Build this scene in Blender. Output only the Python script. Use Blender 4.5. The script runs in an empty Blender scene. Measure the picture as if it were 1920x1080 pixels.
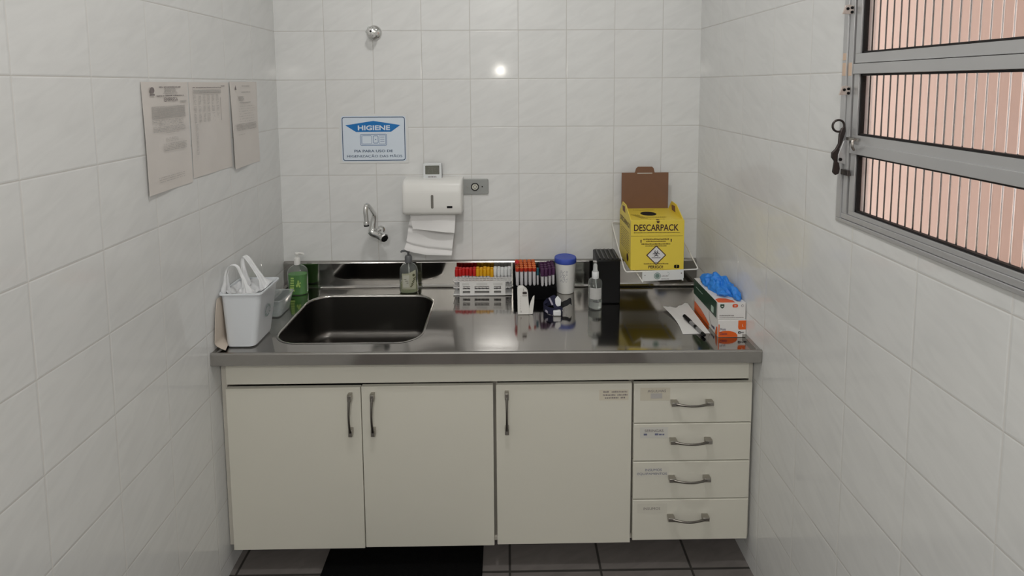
import bpy, math, random
from mathutils import Vector, Matrix, noise

S = bpy.context.scene
COL = S.collection
random.seed(7)

# ------------------------------------------------------------------ camera
cam_d = bpy.data.cameras.new('camera')
cam = bpy.data.objects.new('camera', cam_d)
COL.objects.link(cam)
cam_d.sensor_width = 36.0
cam_d.lens = 1003.875 / 1920 * 36.0
cam_d.shift_x = 0.0
cam_d.shift_y = -296.85 / 1920
cam_d.clip_start = 0.02
RT = Vector((0.99992225, -0.01053703, -0.00666803))
UP = Vector((0.0075303, 0.08403251, 0.99643456))
FW = Vector((0.00993913, 0.9964073, -0.08410533))
m = Matrix((RT, UP, -FW)).transposed().to_4x4()
m.translation = Vector((0.14985, -2.23596, 1.63676))
cam.matrix_world = m
S.camera = cam

# ------------------------------------------------------------------ view, sky, lights
S.view_settings.view_transform = 'Standard'
S.view_settings.look = 'None'
S.view_settings.exposure = 0.0
S.view_settings.gamma = 1.0
S.view_settings.use_curve_mapping = False

W = bpy.data.worlds.new('sky'); S.world = W
W.use_nodes = True
W.node_tree.nodes['Background'].inputs[0].default_value = (0.93, 0.96, 1.0, 1)
W.node_tree.nodes['Background'].inputs[1].default_value = 1.9

def area(name, loc, size, power, color, rot=(0, 0, 0), shape='DISK'):
    l = bpy.data.lights.new(name, 'AREA'); l.shape = shape; l.size = size
    l.energy = power; l.color = color
    o = bpy.data.objects.new(name, l); o.location = loc; o.rotation_euler = rot
    COL.objects.link(o); return o
area('ceiling_lamp_light', (0.03, -1.38, 3.04), 0.16, 11.8, (1.0, 0.98, 0.955))
area('rear_fill_light', (0.05, -3.85, 3.04), 0.50, 26.5, (1.0, 0.98, 0.955))  # added fill light behind the camera, brightens the cabinet fronts
fl = bpy.data.lights.new('phone_flash_light', 'POINT'); fl.energy = 2.6
fl.shadow_soft_size = 0.011; fl.color = (1.0, 0.95, 0.86)
flo = bpy.data.objects.new('phone_flash_light', fl); flo.location = (0.10, -2.27, 1.754)
COL.objects.link(flo)

# ------------------------------------------------------------------ materials
def lin(c):
    c = c / 255.0
    return c / 12.92 if c <= 0.04045 else ((c + 0.055) / 1.055) ** 2.4
def rgb(r, g, b): return (lin(r), lin(g), lin(b), 1)
MATS = {}
def mat(name, col, rough=0.5, metal=0.0, trans=0.0, ior=1.45, bump=0.0, bscale=200, spec=0.5,
        var=0.0, vscale=8, sub=0.0, coat=0.0, alpha=1.0, aniso=None):
    if name in MATS: return MATS[name]
    M = bpy.data.materials.new(name); M.use_nodes = True
    nt = M.node_tree; b = nt.nodes['Principled BSDF']
    b.inputs['Base Color'].default_value = col
    b.inputs['Roughness'].default_value = rough
    b.inputs['Metallic'].default_value = metal
    b.inputs['Transmission Weight'].default_value = trans
    b.inputs['IOR'].default_value = ior
    b.inputs['Specular IOR Level'].default_value = spec
    b.inputs['Coat Weight'].default_value = coat
    b.inputs['Alpha'].default_value = alpha
    if sub:
        b.inputs['Subsurface Weight'].default_value = sub
        b.inputs['Subsurface Radius'].default_value = (0.01, 0.01, 0.01)
        b.inputs['Subsurface Scale'].default_value = 0.5
    tc = nt.nodes.new('ShaderNodeTexCoord')
    if var:
        n = nt.nodes.new('ShaderNodeTexNoise'); n.inputs['Scale'].default_value = vscale
        n.inputs['Detail'].default_value = 5
        nt.links.new(tc.outputs['Object'], n.inputs['Vector'])
        mx = nt.nodes.new('ShaderNodeMix'); mx.data_type = 'RGBA'
        mx.inputs['A'].default_value = tuple(x * (1 - var) for x in col[:3]) + (1,)
        mx.inputs['B'].default_value = tuple(min(1, x * (1 + var)) for x in col[:3]) + (1,)
        nt.links.new(n.outputs['Fac'], mx.inputs['Factor'])
        nt.links.new(mx.outputs['Result'], b.inputs['Base Color'])
        if aniso:
            mp = nt.nodes.new('ShaderNodeMapping'); mp.inputs['Scale'].default_value = aniso
            nt.links.new(tc.outputs['Object'], mp.inputs['Vector'])
            nt.links.new(mp.outputs['Vector'], n.inputs['Vector'])
            mr = nt.nodes.new('ShaderNodeMapRange')
            mr.inputs['To Min'].default_value = rough * 0.7; mr.inputs['To Max'].default_value = rough * 1.4
            nt.links.new(n.outputs['Fac'], mr.inputs['Value'])
            nt.links.new(mr.outputs['Result'], b.inputs['Roughness'])
    if bump:
        n2 = nt.nodes.new('ShaderNodeTexNoise'); n2.inputs['Scale'].default_value = bscale
        nt.links.new(tc.outputs['Object'], n2.inputs['Vector'])
        bp = nt.nodes.new('ShaderNodeBump'); bp.inputs['Strength'].default_value = bump
        bp.inputs['Distance'].default_value = 0.002
        nt.links.new(n2.outputs['Fac'], bp.inputs['Height'])
        nt.links.new(bp.outputs['Normal'], b.inputs['Normal'])
    MATS[name] = M
    return M

def tile_mat(name, au, av, pitch, ou, ov, tile, grout, gw=0.0017, rough=0.10, vein=0.032, slope=(9, 30), grout_v=None, cut=None, relief=0.34):
    """tiled surface laid out in metres on two world axes; grout joint, eased tile edge, faint slanted veins"""
    M = bpy.data.materials.new(name); M.use_nodes = True
    nt = M.node_tree; N = nt.nodes.new; L = nt.links.new; b = nt.nodes['Principled BSDF']
    g = N('ShaderNodeNewGeometry'); sp = N('ShaderNodeSeparateXYZ'); L(g.outputs['Position'], sp.inputs[0])
    def mth(op, a, bb=None, clamp=False):
        n = N('ShaderNodeMath'); n.operation = op; n.use_clamp = clamp
        for i, x in enumerate((a, bb)):
            if x is None: continue
            if isinstance(x, (int, float)): n.inputs[i].default_value = x
            else: L(x, n.inputs[i])
        return n.outputs[0]
    U = mth('DIVIDE', mth('SUBTRACT', sp.outputs[au], ou), pitch)
    V = mth('DIVIDE', mth('SUBTRACT', sp.outputs[av], ov), pitch)
    def edge(x):   # distance to nearest joint in metres
        f = mth('FRACT', x); return mth('MULTIPLY', mth('MINIMUM', f, mth('SUBTRACT', 1.0, f)), pitch)
    eU, eV = edge(U), edge(V)
    if cut: eU = mth('ADD', eU, mth(cut[0], sp.outputs[au], cut[1]))   # no joint in the narrow strip at the room corner
    d = mth('MINIMUM', eU, eV)
    mr = N('ShaderNodeMapRange'); mr.interpolation_type = 'SMOOTHSTEP'; L(d, mr.inputs['Value'])
    mr.inputs['From Min'].default_value = gw * 0.45; mr.inputs['From Max'].default_value = gw * 0.9
    face = mr.outputs['Result']
    # random per tile
    cb = N('ShaderNodeCombineXYZ'); L(mth('FLOOR', U), cb.inputs[0]); L(mth('FLOOR', V), cb.inputs[1])
    wn = N('ShaderNodeTexWhiteNoise'); wn.noise_dimensions = '3D'; L(cb.outputs[0], wn.inputs['Vector'])
    # veins
    cb2 = N('ShaderNodeCombineXYZ')
    L(mth('MULTIPLY', U, pitch), cb2.inputs[0]); L(mth('MULTIPLY', V, pitch), cb2.inputs[1])
    L(mth('MULTIPLY', wn.outputs['Value'], 40.0), cb2.inputs[2])
    mp = N('ShaderNodeMapping'); mp.inputs['Rotation'].default_value = (0, 0, math.radians(-28))
    L(cb2.outputs[0], mp.inputs['Vector'])
    mp2 = N('ShaderNodeMapping'); mp2.inputs['Scale'].default_value = (slope[0], slope[1], 1)
    L(mp.outputs[0], mp2.inputs['Vector'])
    nz = N('ShaderNodeTexNoise'); nz.inputs['Scale'].default_value = 1.0; nz.inputs['Detail'].default_value = 4
    nz.inputs['Distortion'].default_value = 0.8
    L(mp2.outputs[0], nz.inputs['Vector'])
    rp = N('ShaderNodeMapRange'); L(nz.outputs['Fac'], rp.inputs['Value'])
    rp.inputs['From Min'].default_value = 0.25; rp.inputs['From Max'].default_value = 0.62
    rp.inputs['To Min'].default_value = 1 - vein * 2; rp.inputs['To Max'].default_value = 1.0
    shade = mth('MULTIPLY', rp.outputs['Result'], mth('ADD', 1 - vein * 0.4, mth('MULTIPLY', wn.outputs['Value'], vein * 0.4)))
    hs = N('ShaderNodeMix'); hs.data_type = 'RGBA'; hs.blend_type = 'MULTIPLY'
    hs.inputs['Factor'].default_value = 1.0; hs.inputs['A'].default_value = tile
    cc = N('ShaderNodeCombineColor'); L(shade, cc.inputs[0]); L(shade, cc.inputs[1]); L(shade, cc.inputs[2])
    L(cc.outputs[0], hs.inputs['B'])
    mx = N('ShaderNodeMix'); mx.data_type = 'RGBA'; gm = N('ShaderNodeMix'); gm.data_type = 'RGBA'; gm.inputs['A'].default_value = grout
    gm.inputs['B'].default_value = grout_v or grout; L(mth('LESS_THAN', eU, eV), gm.inputs['Factor'])
    L(gm.outputs['Result'], mx.inputs['A'])
    L(hs.outputs['Result'], mx.inputs['B']); L(face, mx.inputs['Factor'])
    L(mx.outputs['Result'], b.inputs['Base Color'])
    rr = N('ShaderNodeMapRange'); L(face, rr.inputs['Value'])
    rr.inputs['To Min'].default_value = 0.7; rr.inputs['To Max'].default_value = rough
    L(rr.outputs['Result'], b.inputs['Roughness'])
    # eased edge height + soft waviness
    mr2 = N('ShaderNodeMapRange'); mr2.interpolation_type = 'SMOOTHSTEP'; L(d, mr2.inputs['Value'])
    mr2.inputs['From Min'].default_value = gw * 0.3; mr2.inputs['From Max'].default_value = 0.0045
    wv = N('ShaderNodeTexNoise'); wv.inputs['Scale'].default_value = 9.0; L(cb2.outputs[0], wv.inputs['Vector'])
    h = mth('ADD', mr2.outputs['Result'], mth('MULTIPLY', wv.outputs['Fac'], 0.35))
    bp = N('ShaderNodeBump'); bp.inputs['Strength'].default_value = relief; bp.inputs['Distance'].default_value = 0.0012
    L(h, bp.inputs['Height']); L(bp.outputs['Normal'], b.inputs['Normal'])
    b.inputs['Specular IOR Level'].default_value = 0.5
    return M

TILE = (0.79, 0.795, 0.785, 1); GROUT = (0.58, 0.565, 0.535, 1); GROUT_V = (0.72, 0.71, 0.685, 1)
m_tile_back = tile_mat('tile_back', 0, 2, 0.2, 0.0, 0.06, TILE, GROUT, grout_v=GROUT, cut=('LESS_THAN', -0.75))
m_tile_left = tile_mat('tile_left', 1, 2, 0.2, -0.0123, 0.06, TILE, GROUT, grout_v=GROUT_V, cut=('GREATER_THAN', -0.06))
m_tile_right = tile_mat('tile_right', 1, 2, 0.2, -0.0047, 0.06, TILE, GROUT, grout_v=GROUT_V, cut=('GREATER_THAN', -0.06))
m_floor = tile_mat('tile_floor', 0, 1, 0.307, 0.1495, -0.562, (0.19, 0.172, 0.162, 1), (0.035, 0.032, 0.028, 1),
                   gw=0.006, rough=0.45, vein=0.1)
m_ceiling = mat('ceiling_paint', (0.8, 0.8, 0.78, 1), 0.8)
m_lam = mat('cream_laminate', (0.70, 0.68, 0.595, 1), 0.42, bump=0.05, bscale=600, var=0.015)
m_lam_edge = mat('cream_laminate_edge', (0.62, 0.59, 0.52, 1), 0.5)
m_gap_shade = mat('gap_shade', (0.30, 0.28, 0.24, 1), 0.8)  # laminate darkened on the dividers, shade of the door gaps put into the colour
m_steel = mat('brushed_steel', (0.45, 0.435, 0.415, 1), 0.095, 1.0, var=0.03, vscale=3, aniso=(2, 14, 6))
m_basin_shaded = mat('basin_steel_shaded', (0.12, 0.113, 0.105, 1), 0.34, 1.0)  # counter steel darkened: the dimness inside the basin is put into the colour
m_chrome = mat('chrome', (0.72, 0.72, 0.71, 1), 0.10, 1.0)
m_nickel = mat('satin_nickel', (0.42, 0.40, 0.37, 1), 0.28, 1.0)
m_alu = mat('anodised_aluminium', (0.57, 0.57, 0.575, 1), 0.38, 0.6, var=0.04, vscale=12)
m_alu_mark = mat('bare_paint_mark', rgb(216, 190, 168), 0.6)
m_black = mat('black_plastic', (0.005, 0.005, 0.0055, 1), 0.4, spec=0.25)
m_foam = mat('black_foam', (0.003, 0.003, 0.0035, 1), 0.9, spec=0.1, bump=0.3, bscale=400)
m_rubber = mat('black_gasket', (0.010, 0.008, 0.008, 1), 0.6)
m_bronze = mat('dark_bronze', (0.055, 0.045, 0.042, 1), 0.35, 0.6)
m_white = mat('white_plastic', (0.80, 0.795, 0.765, 1), 0.30, sub=0.05)
m_white2 = mat('cool_white_plastic', (0.74, 0.76, 0.77, 1), 0.35, sub=0.1)
m_paper = mat('white_paper', (0.80, 0.79, 0.78, 1), 0.8)
m_aged = mat('laminated_paper', (0.71, 0.665, 0.625, 1), 0.28, var=0.03, vscale=20)
m_sleeve = mat('clear_sleeve', (0.74, 0.73, 0.70, 1), 0.15)
m_ink = mat('grey_ink', (0.22, 0.19, 0.19, 1), 0.6)
m_inkl = mat('pale_grey_ink', (0.47, 0.45, 0.43, 1), 0.6)
m_inkd = mat('dark_ink', (0.05, 0.045, 0.06, 1), 0.5)

# ------------------------------------------------------------------ mesh helpers
class MB:
    def __init__(s): s.v = []; s.f = []; s.m = []; s.mi = 0
    def add(s, vs, fs):
        o = len(s.v); s.v += [tuple(p) for p in vs]
        for f in fs: s.f.append([i + o for i in f]); s.m.append(s.mi)
        return s
    def box(s, x0, x1, y0, y1, z0, z1):
        v = [(x, y, z) for x in (x0, x1) for y in (y0, y1) for z in (z0, z1)]
        return s.add(v, [(0, 1, 3, 2), (4, 6, 7, 5), (0, 4, 5, 1), (2, 3, 7, 6), (0, 2, 6, 4), (1, 5, 7, 3)])
    def prism(s, poly, o, u, v, d):
        """poly of (a,b) in plane o+a*u+b*v, extruded by vector d"""
        o, u, v, d = map(Vector, (o, u, v, d)); n = len(poly)
        A = [o + u * a + v * b for a, b in poly]; B = [p + d for p in A]
        return s.add(A + B, [list(range(n))[::-1], list(range(n, 2 * n))] + [(i, (i + 1) % n, n + (i + 1) % n, n + i) for i in range(n)])
    def tube(s, pts, r, n=12, closed=False, sy=1.0, ref=None):
        """round or flattened (sy) rod through pts"""
        P = [Vector(p) for p in pts]; k = len(P)
        R = r if isinstance(r, (list, tuple)) else [r] * k
        SY = sy if isinstance(sy, (list, tuple)) else [sy] * k
        vs = []; up = Vector(ref) if ref else None
        for i in range(k):
            if closed: t = P[(i + 1) % k] - P[i - 1]
            else: t = P[min(i + 1, k - 1)] - P[max(i - 1, 0)]
            t.normalize()
            if up is None: up = t.orthogonal().normalized()
            a = (up - t * up.dot(t))
            if a.length < 1e-6: a = t.orthogonal()
            a.normalize()
            if not ref: up = a
            b = t.cross(a)
            for j in range(n):
                w = 2 * math.pi * j / n
                vs.append(P[i] + a * math.cos(w) * R[i] + b * math.sin(w) * R[i] * SY[i])
        fs = []
        for i in range(k if closed else k - 1):
            i2 = (i + 1) % k
            for j in range(n):
                fs.append((i * n + j, i * n + (j + 1) % n, i2 * n + (j + 1) % n, i2 * n + j))
        if not closed: fs += [list(range(n))[::-1], list(range((k - 1) * n, k * n))]
        return s.add(vs, fs)
    def lathe(s, prof, c, n=32, sx=1.0, sy=1.0, axis=(0, 0, 1), power=2.0):
        c = Vector(c); ax = Vector(axis).normalized(); k = len(prof)
        if abs(ax.z) > 0.99: a, b = Vector((1, 0, 0)), Vector((0, 1, 0)) * (1 if ax.z > 0 else -1)
        else: a = ax.cross(Vector((0, 0, 1))).normalized(); b = a.cross(ax) * -1; b = ax.cross(a)
        vs = []
        for r, h in prof:
            for j in range(n):
                w = 2 * math.pi * j / n; cw, sw = math.cos(w), math.sin(w)
                e = 2.0 / power
                px = math.copysign(abs(cw) ** e, cw); py = math.copysign(abs(sw) ** e, sw)
                vs.append(c + a * px * r * sx + b * py * r * sy + ax * h)
        fs = [(i * n + j, i * n + (j + 1) % n, (i + 1) * n + (j + 1) % n, (i + 1) * n + j) for i in range(k - 1) for j in range(n)]
        if prof[0][0] > 1e-5: fs.append(list(range(n))[::-1])
        if prof[-1][0] > 1e-5: fs.append(list(range((k - 1) * n, k * n)))
        return s.add(vs, fs)
    def sheet(s, fn, nu, nv, th=0.0004):
        """thin sheet fn(u,v) in 0..1, given real thickness along its normals"""
        G = [[Vector(fn(i / nu, j / nv)) for j in range(nv + 1)] for i in range(nu + 1)]
        def nrm(i, j):
            a = G[min(i + 1, nu)][j] - G[max(i - 1, 0)][j]; b = G[i][min(j + 1, nv)] - G[i][max(j - 1, 0)]
            c = a.cross(b); return c.normalized() if c.length > 1e-12 else Vector((0, 0, 1))
        top = [G[i][j] + nrm(i, j) * th for i in range(nu + 1) for j in range(nv + 1)]
        bot = [G[i][j] for i in range(nu + 1) for j in range(nv + 1)]
        w = nv + 1; o = len(top); fs = []
        for i in range(nu):
            for j in range(nv):
                q = (i * w + j, (i + 1) * w + j, (i + 1) * w + j + 1, i * w + j + 1)
                fs.append(q); fs.append(tuple(x + o for x in q[::-1]))
        rim = [i * w for i in range(nu + 1)] + [nu * w + j for j in range(1, nv + 1)] + \
              [i * w + nv for i in range(nu - 1, -1, -1)] + [j for j in range(nv - 1, 0, -1)]
        for a, b in zip(rim, rim[1:] + rim[:1]): fs.append((b, a, a + o, b + o))
        return s.add(top + bot, fs)
    def text(s, string, o, u, v, w=None, h=None, bold=0.0, align='c', lift=0.0006):
        """lettering fitted to width w and/or height h, centred on o, standing out by lift"""
        c = bpy.data.curves.new('t', 'FONT'); c.body = string; c.offset = bold
        c.resolution_u = 3
        ob = bpy.data.objects.new('t', c); COL.objects.link(ob)
        dg = bpy.context.evaluated_depsgraph_get(); me = bpy.data.meshes.new_from_object(ob.evaluated_get(dg))
        xs = [p.co.x for p in me.vertices]; ys = [p.co.y for p in me.vertices]
        cx = (max(xs) + min(xs)) / 2; cy = (max(ys) + min(ys)) / 2
        ww = max(xs) - min(xs); hh = max(ys) - min(ys)
        sx = w / ww if w else h / hh; sy = h / hh if h else sx
        o, u, v = Vector(o), Vector(u), Vector(v); n = u.cross(v).normalized()
        if align == 'l': cx = min(xs)
        s.add([o + u * (p.co.x - cx) * sx + v * (p.co.y - cy) * sy + n * lift for p in me.vertices],
              [list(p.vertices) for p in me.polygons])
        bpy.data.objects.remove(ob); bpy.data.curves.remove(c); bpy.data.meshes.remove(me)
        return s
    def dashes(s, o, u, v, w, h, seed=0, fill=0.8, lift=0.0006, minw=0.6, maxw=2.2):
        """a line of print too small to read: a row of short strokes"""
        rnd = random.Random(seed); o, u, v = Vector(o), Vector(u), Vector(v); n = u.cross(v).normalized() * lift
        x = -w / 2
        while x < w / 2:
            l = min(h * rnd.uniform(minw, maxw), w / 2 - x); hh = h * rnd.uniform(0.7, 1.0)
            if rnd.random() < fill and l > 0:
                a = o + u * x + n
                s.add([a, a + u * l, a + u * l + v * hh, a + v * hh], [(0, 1, 2, 3)])
            x += l + h * 0.3
        return s
    def rect(s, o, u, v, w, h, lift=0.0005):
        o, u, v = Vector(o), Vector(u), Vector(v); n = u.cross(v).normalized() * lift
        return s.add([o - u * w / 2 - v * h / 2 + n, o + u * w / 2 - v * h / 2 + n, o + u * w / 2 + v * h / 2 + n, o - u * w / 2 + v * h / 2 + n], [(0, 1, 2, 3)])
    def poly(s, pts, o, u, v, lift=0.0005):
        o, u, v = Vector(o), Vector(u), Vector(v); n = u.cross(v).normalized() * lift
        return s.add([o + u * a + v * b + n for a, b in pts], [list(range(len(pts)))])
    def ring(s, o, u, v, r0, r1, a0=0, a1=360, n=40, lift=0.0005, sx=1.0):
        o, u, v = Vector(o), Vector(u), Vector(v); nn = u.cross(v).normalized() * lift
        vs = []
        for i in range(n + 1):
            w = math.radians(a0 + (a1 - a0) * i / n)
            for r in (r0, r1): vs.append(o + u * math.cos(w) * r * sx + v * math.sin(w) * r + nn)
        return s.add(vs, [(2 * i, 2 * i + 1, 2 * i + 3, 2 * i + 2) for i in range(n)])
    def build(s, name, mats, parent=None, loc=None, smooth=35, bevel=0.0, seg=2, shear=0.0, sub=0):
        org = Vector((0, 0, 0))
        if parent is not None:
            p = parent
            while p.parent: p = p.parent
            org = p.location.copy()
        elif loc is not None: org = Vector(loc)
        me = bpy.data.meshes.new(name)
        me.from_pydata([(x - org.x, y - org.y, z + shear * x - org.z) for x, y, z in s.v], [], s.f)
        for mm in (mats if isinstance(mats, (list, tuple)) else [mats]): me.materials.append(mm)
        me.polygons.foreach_set('material_index', s.m)
        me.polygons.foreach_set('use_smooth', [smooth > 0] * len(me.polygons))
        me.update(); me.validate()
        if smooth > 0: me.set_sharp_from_angle(angle=math.radians(smooth))
        o = bpy.data.objects.new(name, me); COL.objects.link(o)
        if parent is not None: o.parent = parent
        elif loc is not None: o.location = org
        if bevel:
            b = o.modifiers.new('bevel', 'BEVEL'); b.width = bevel; b.segments = seg
            b.limit_method = 'ANGLE'; b.angle_limit = math.radians(40); b.harden_normals = False
        if sub:
            q = o.modifiers.new('sub', 'SUBSURF'); q.levels = sub; q.render_levels = sub
        return o

def tag(o, label, cat, group=None, kind=None):
    if label: o['label'] = label
    if cat: o['category'] = cat
    if group: o['group'] = group
    if kind: o['kind'] = kind
    return o
def thing(name, loc, label, cat, group=None, kind=None):
    o = bpy.data.objects.new(name, None); COL.objects.link(o); o.location = loc
    o.empty_display_size = 0.02
    return tag(o, label, cat, group, kind)
def struct(mb, name, mats, label, cat, **k):
    o = mb.build(name, mats, **k); return tag(o, label, cat, kind='structure')
def smooth_path(pts, n=8):
    P = [Vector(p) for p in pts]; P = [P[0] * 2 - P[1]] + P + [P[-1] * 2 - P[-2]]; out = []
    for i in range(1, len(P) - 2):
        for k in range(n):
            t = k / n; a, b, c, d = P[i - 1:i + 3]
            out.append(0.5 * ((2 * b) + (c - a) * t + (2 * a - 5 * b + 4 * c - d) * t * t + (3 * b - a - 3 * c + d) * t ** 3))
    out.append(P[-2]); return out
def rrect(w, h, r, n=6, cx=0, cy=0):
    pts = []
    for sx, sy, a0 in ((1, 1, 0), (-1, 1, 90), (-1, -1, 180), (1, -1, 270)):
        for i in range(n + 1):
            a = math.radians(a0 + 90 * i / n)
            pts.append((cx + sx * (w / 2 - r) + r * math.cos(a), cy + sy * (h / 2 - r) + r * math.sin(a)))
    return pts
ORD = ['first', 'second', 'third', 'fourth', 'fifth', 'sixth', 'seventh', 'eighth']

# ------------------------------------------------------------------ room shell
def XL(y): return -0.8023 - 0.0156 * y
def XR(y): return 0.9581 - 0.00605 * y
YF = -4.4; HC = 3.1
struct(MB().box(-1.1, 1.3, 0, 0.12, -0.1, HC), 'wall_back', m_tile_back, 'back wall of square off-white glazed tiles behind the steel counter', 'wall')
struct(MB().prism([(XL(0), 0), (XL(0) - 0.12, 0), (XL(0) - 0.12, YF), (XL(-2.6), YF), (XL(-2.6), -2.6)], (0, 0, -0.1), (1, 0, 0), (0, 1, 0), (0, 0, HC + 0.1)),
       'wall_left', m_tile_left, 'left wall of off-white glazed tiles with the laminated papers', 'wall', smooth=0)
struct(MB().box(-1.0, 1.2, YF - 0.12, YF, -0.1, HC), 'wall_front', m_tile_back, 'tiled wall behind the viewer', 'wall')
struct(MB().box(-1.1, 1.3, YF - 0.1, 0.1, -0.1, 0.0), 'floor', m_floor, 'grey-brown square floor tiles with dark joints', 'floor')
struct(MB().box(-1.1, 1.3, YF - 0.1, 0.1, HC, HC + 0.1), 'ceiling', m_ceiling, 'white painted ceiling', 'ceiling')
WY0, WY1, WZ0, WZ1 = -0.944, -2.10, 1.298, 2.275
r = MB()
def wseg(ya, yb, z0, z1):
    r.prism([(XR(ya), ya), (XR(yb), yb), (XR(yb) + 0.075, yb), (XR(ya) + 0.075, ya)], (0, 0, z0), (1, 0, 0), (0, 1, 0), (0, 0, z1 - z0))
wseg(0, WY0, -0.1, HC); wseg(WY1, YF, -0.1, HC); wseg(WY0, WY1, -0.1, WZ0); wseg(WY0, WY1, WZ1, HC)
struct(r, 'wall_right', m_tile_right, 'right wall of off-white glazed tiles around the window', 'wall', smooth=0)
m_pink = mat('pink_render', (0.70, 0.49, 0.40, 1), 0.9, bump=0.4, bscale=60, var=0.05, vscale=3)
struct(MB().box(1.95, 2.1, -6.5, 2.0, -0.5, 3.6), 'wall_outside', m_pink, 'pink rendered wall seen blurred through the fluted window glass', 'wall')

# ------------------------------------------------------------------ window
m_flute = mat('fluted_glass', (0.95, 0.93, 0.91, 1), 0.13, trans=1.0, ior=1.48)
win = thing('window_1', (0.965, -1.5, WZ0), 'grey aluminium awning window with fluted glass in the right wall', 'window', kind='structure')
X0 = 0.9605          # room-side face of the frame
f = MB()
f.box(X0, X0 + 0.045, -0.960, -0.944, WZ0 + 0.0092, WZ1 - 0.0222); f.box(X0 + 0.004, X0 + 0.0449, -0.977, -0.961, WZ0 + 0.0227, WZ1 - 0.0222)
f.box(X0, X0 + 0.045, -2.10, -2.065, WZ0 + 0.0092, WZ1 - 0.0222)
f.box(X0, X0 + 0.045, -2.10, -0.944, WZ0, WZ0 + 0.009); f.box(X0 + 0.003, X0 + 0.045, -2.10, -0.960, WZ0 + 0.010, WZ0 + 0.0225)
f.box(X0, X0 + 0.045, -2.10, -0.944, WZ1 - 0.022, WZ1)
f.build('window_frame', m_alu, win, bevel=0.0008)
for zz in (1.491, 1.6795, 1.869, 2.059): MB().box(X0 + 0.012, X0 + 0.028, -2.064, -0.978, zz - 0.010, zz + 0.010).build('gap_backing', m_bronze, win)  # added dark strips behind the sash gaps, groove shade put into their colour
levels = [(1.332, 1.468), (1.514, 1.655), (1.704, 1.845), (1.893, 2.035), (2.083, 2.225)]
for k, (za, zb) in enumerate(levels):
    s = MB()
    ya, yb = -0.982, -2.06
    lo = WZ0 + 0.023 if k == 0 else za - 0.0230
    s.box(X0 + 0.006, X0 + 0.030, yb, ya, lo, za - 0.001)                 # bottom rail
    s.box(X0 + 0.002, X0 + 0.030, yb, ya, zb + 0.001, zb + 0.0245)        # top rail, broader and prouder
    s.box(X0 + 0.006, X0 + 0.030, ya - 0.0175, ya, za - 0.001, zb + 0.001)
    s.box(X0 + 0.006, X0 + 0.030, yb, yb + 0.0175, za - 0.001, zb + 0.001)
    sash = s.build('sash', m_alu, win, bevel=0.0007)
    g = MB(); gy0, gy1 = ya - 0.0175, yb + 0.0175; t = 0.0036
    xa, xb = X0 + 0.010, X0 + 0.022
    g.box(xa, xb, gy1, gy0, za - 0.001, za + t); g.box(xa, xb, gy1, gy0, zb - t, zb + 0.001)
    g.box(xa, xb, gy0 - t * 1.3, gy0, za, zb); g.box(xa, xb, gy1, gy1 + t, za, zb)
    g.build('gasket', m_rubber, sash)
    # fluted pane: rounded ribs meeting in narrow grooves
    p = MB(); pitch = 0.0212; nn = int((gy0 - gy1) / pitch * 20); V0 = []; FS = []
    for i in range(nn + 1):
        y = gy1 + (gy0 - gy1) * i / nn
        ph = ((y - gy1) / pitch) % 1.0
        q_ = min(ph, 1 - ph) / 0.11; q_ = min(1.0, q_)
        d = 0.0020 * q_ * q_ * (3 - 2 * q_)
        for z in (za, zb):
            V0 += [(X0 + 0.0175 - d, y, z), (X0 + 0.0190, y, z)]
    for i in range(nn):
        a, b = i * 4, i * 4 + 4
        FS += [(a, a + 2, b + 2, b), (a + 1, b + 1, b + 3, a + 3), (a, b, b + 1, a + 1), (a + 2, a + 3, b + 3, b + 2)]
    FS += [(0, 1, 3, 2), (nn * 4, nn * 4 + 2, nn * 4 + 3, nn * 4 + 1)]
    p.add(V0, FS); p.build('pane', m_flute, sash, smooth=50)
# pale unpainted joints beside the rail
MB().box(X0 - 0.0006, X0 + 0.002, -0.9585, -0.946, 1.652, 1.683).box(X0 + 0.0035, X0 + 0.005, -0.975, -0.962, 1.652, 1.683)\
    .box(X0 - 0.0006, X0 + 0.002, -0.9585, -0.946, 1.689, 1.706).build('paint_mark', m_alu_mark, win, bevel=0.001)
m_hinge = mat('hinge_metal', (0.62, 0.55, 0.51, 1), 0.35, 0.5)
for zc in (1.617, 1.806, 1.995):
    h = MB()
    h.prism([(0.9375, zc - 0.010), (0.9630, zc - 0.010), (0.9640, zc + 0.009), (0.9520, zc + 0.012), (0.9440, zc + 0.010)], (0, -0.974, 0), (1, 0, 0), (0, 0, 1), (0, 0.003, 0))
    hp = h.build('hinge_plate', m_hinge, win, bevel=0.0006)
    hh = MB()
    for xx, dz in ((0.9490, 0.002), (0.9590, 0.004), (0.9590, -0.006)):
        hh.lathe([(0.0034, 0), (0.0034, 0.0016), (0, 0.002)], (xx, -0.974, zc + dz), 12, axis=(0, -1, 0))
    hh.build('rivet', m_black, hp)
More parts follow.
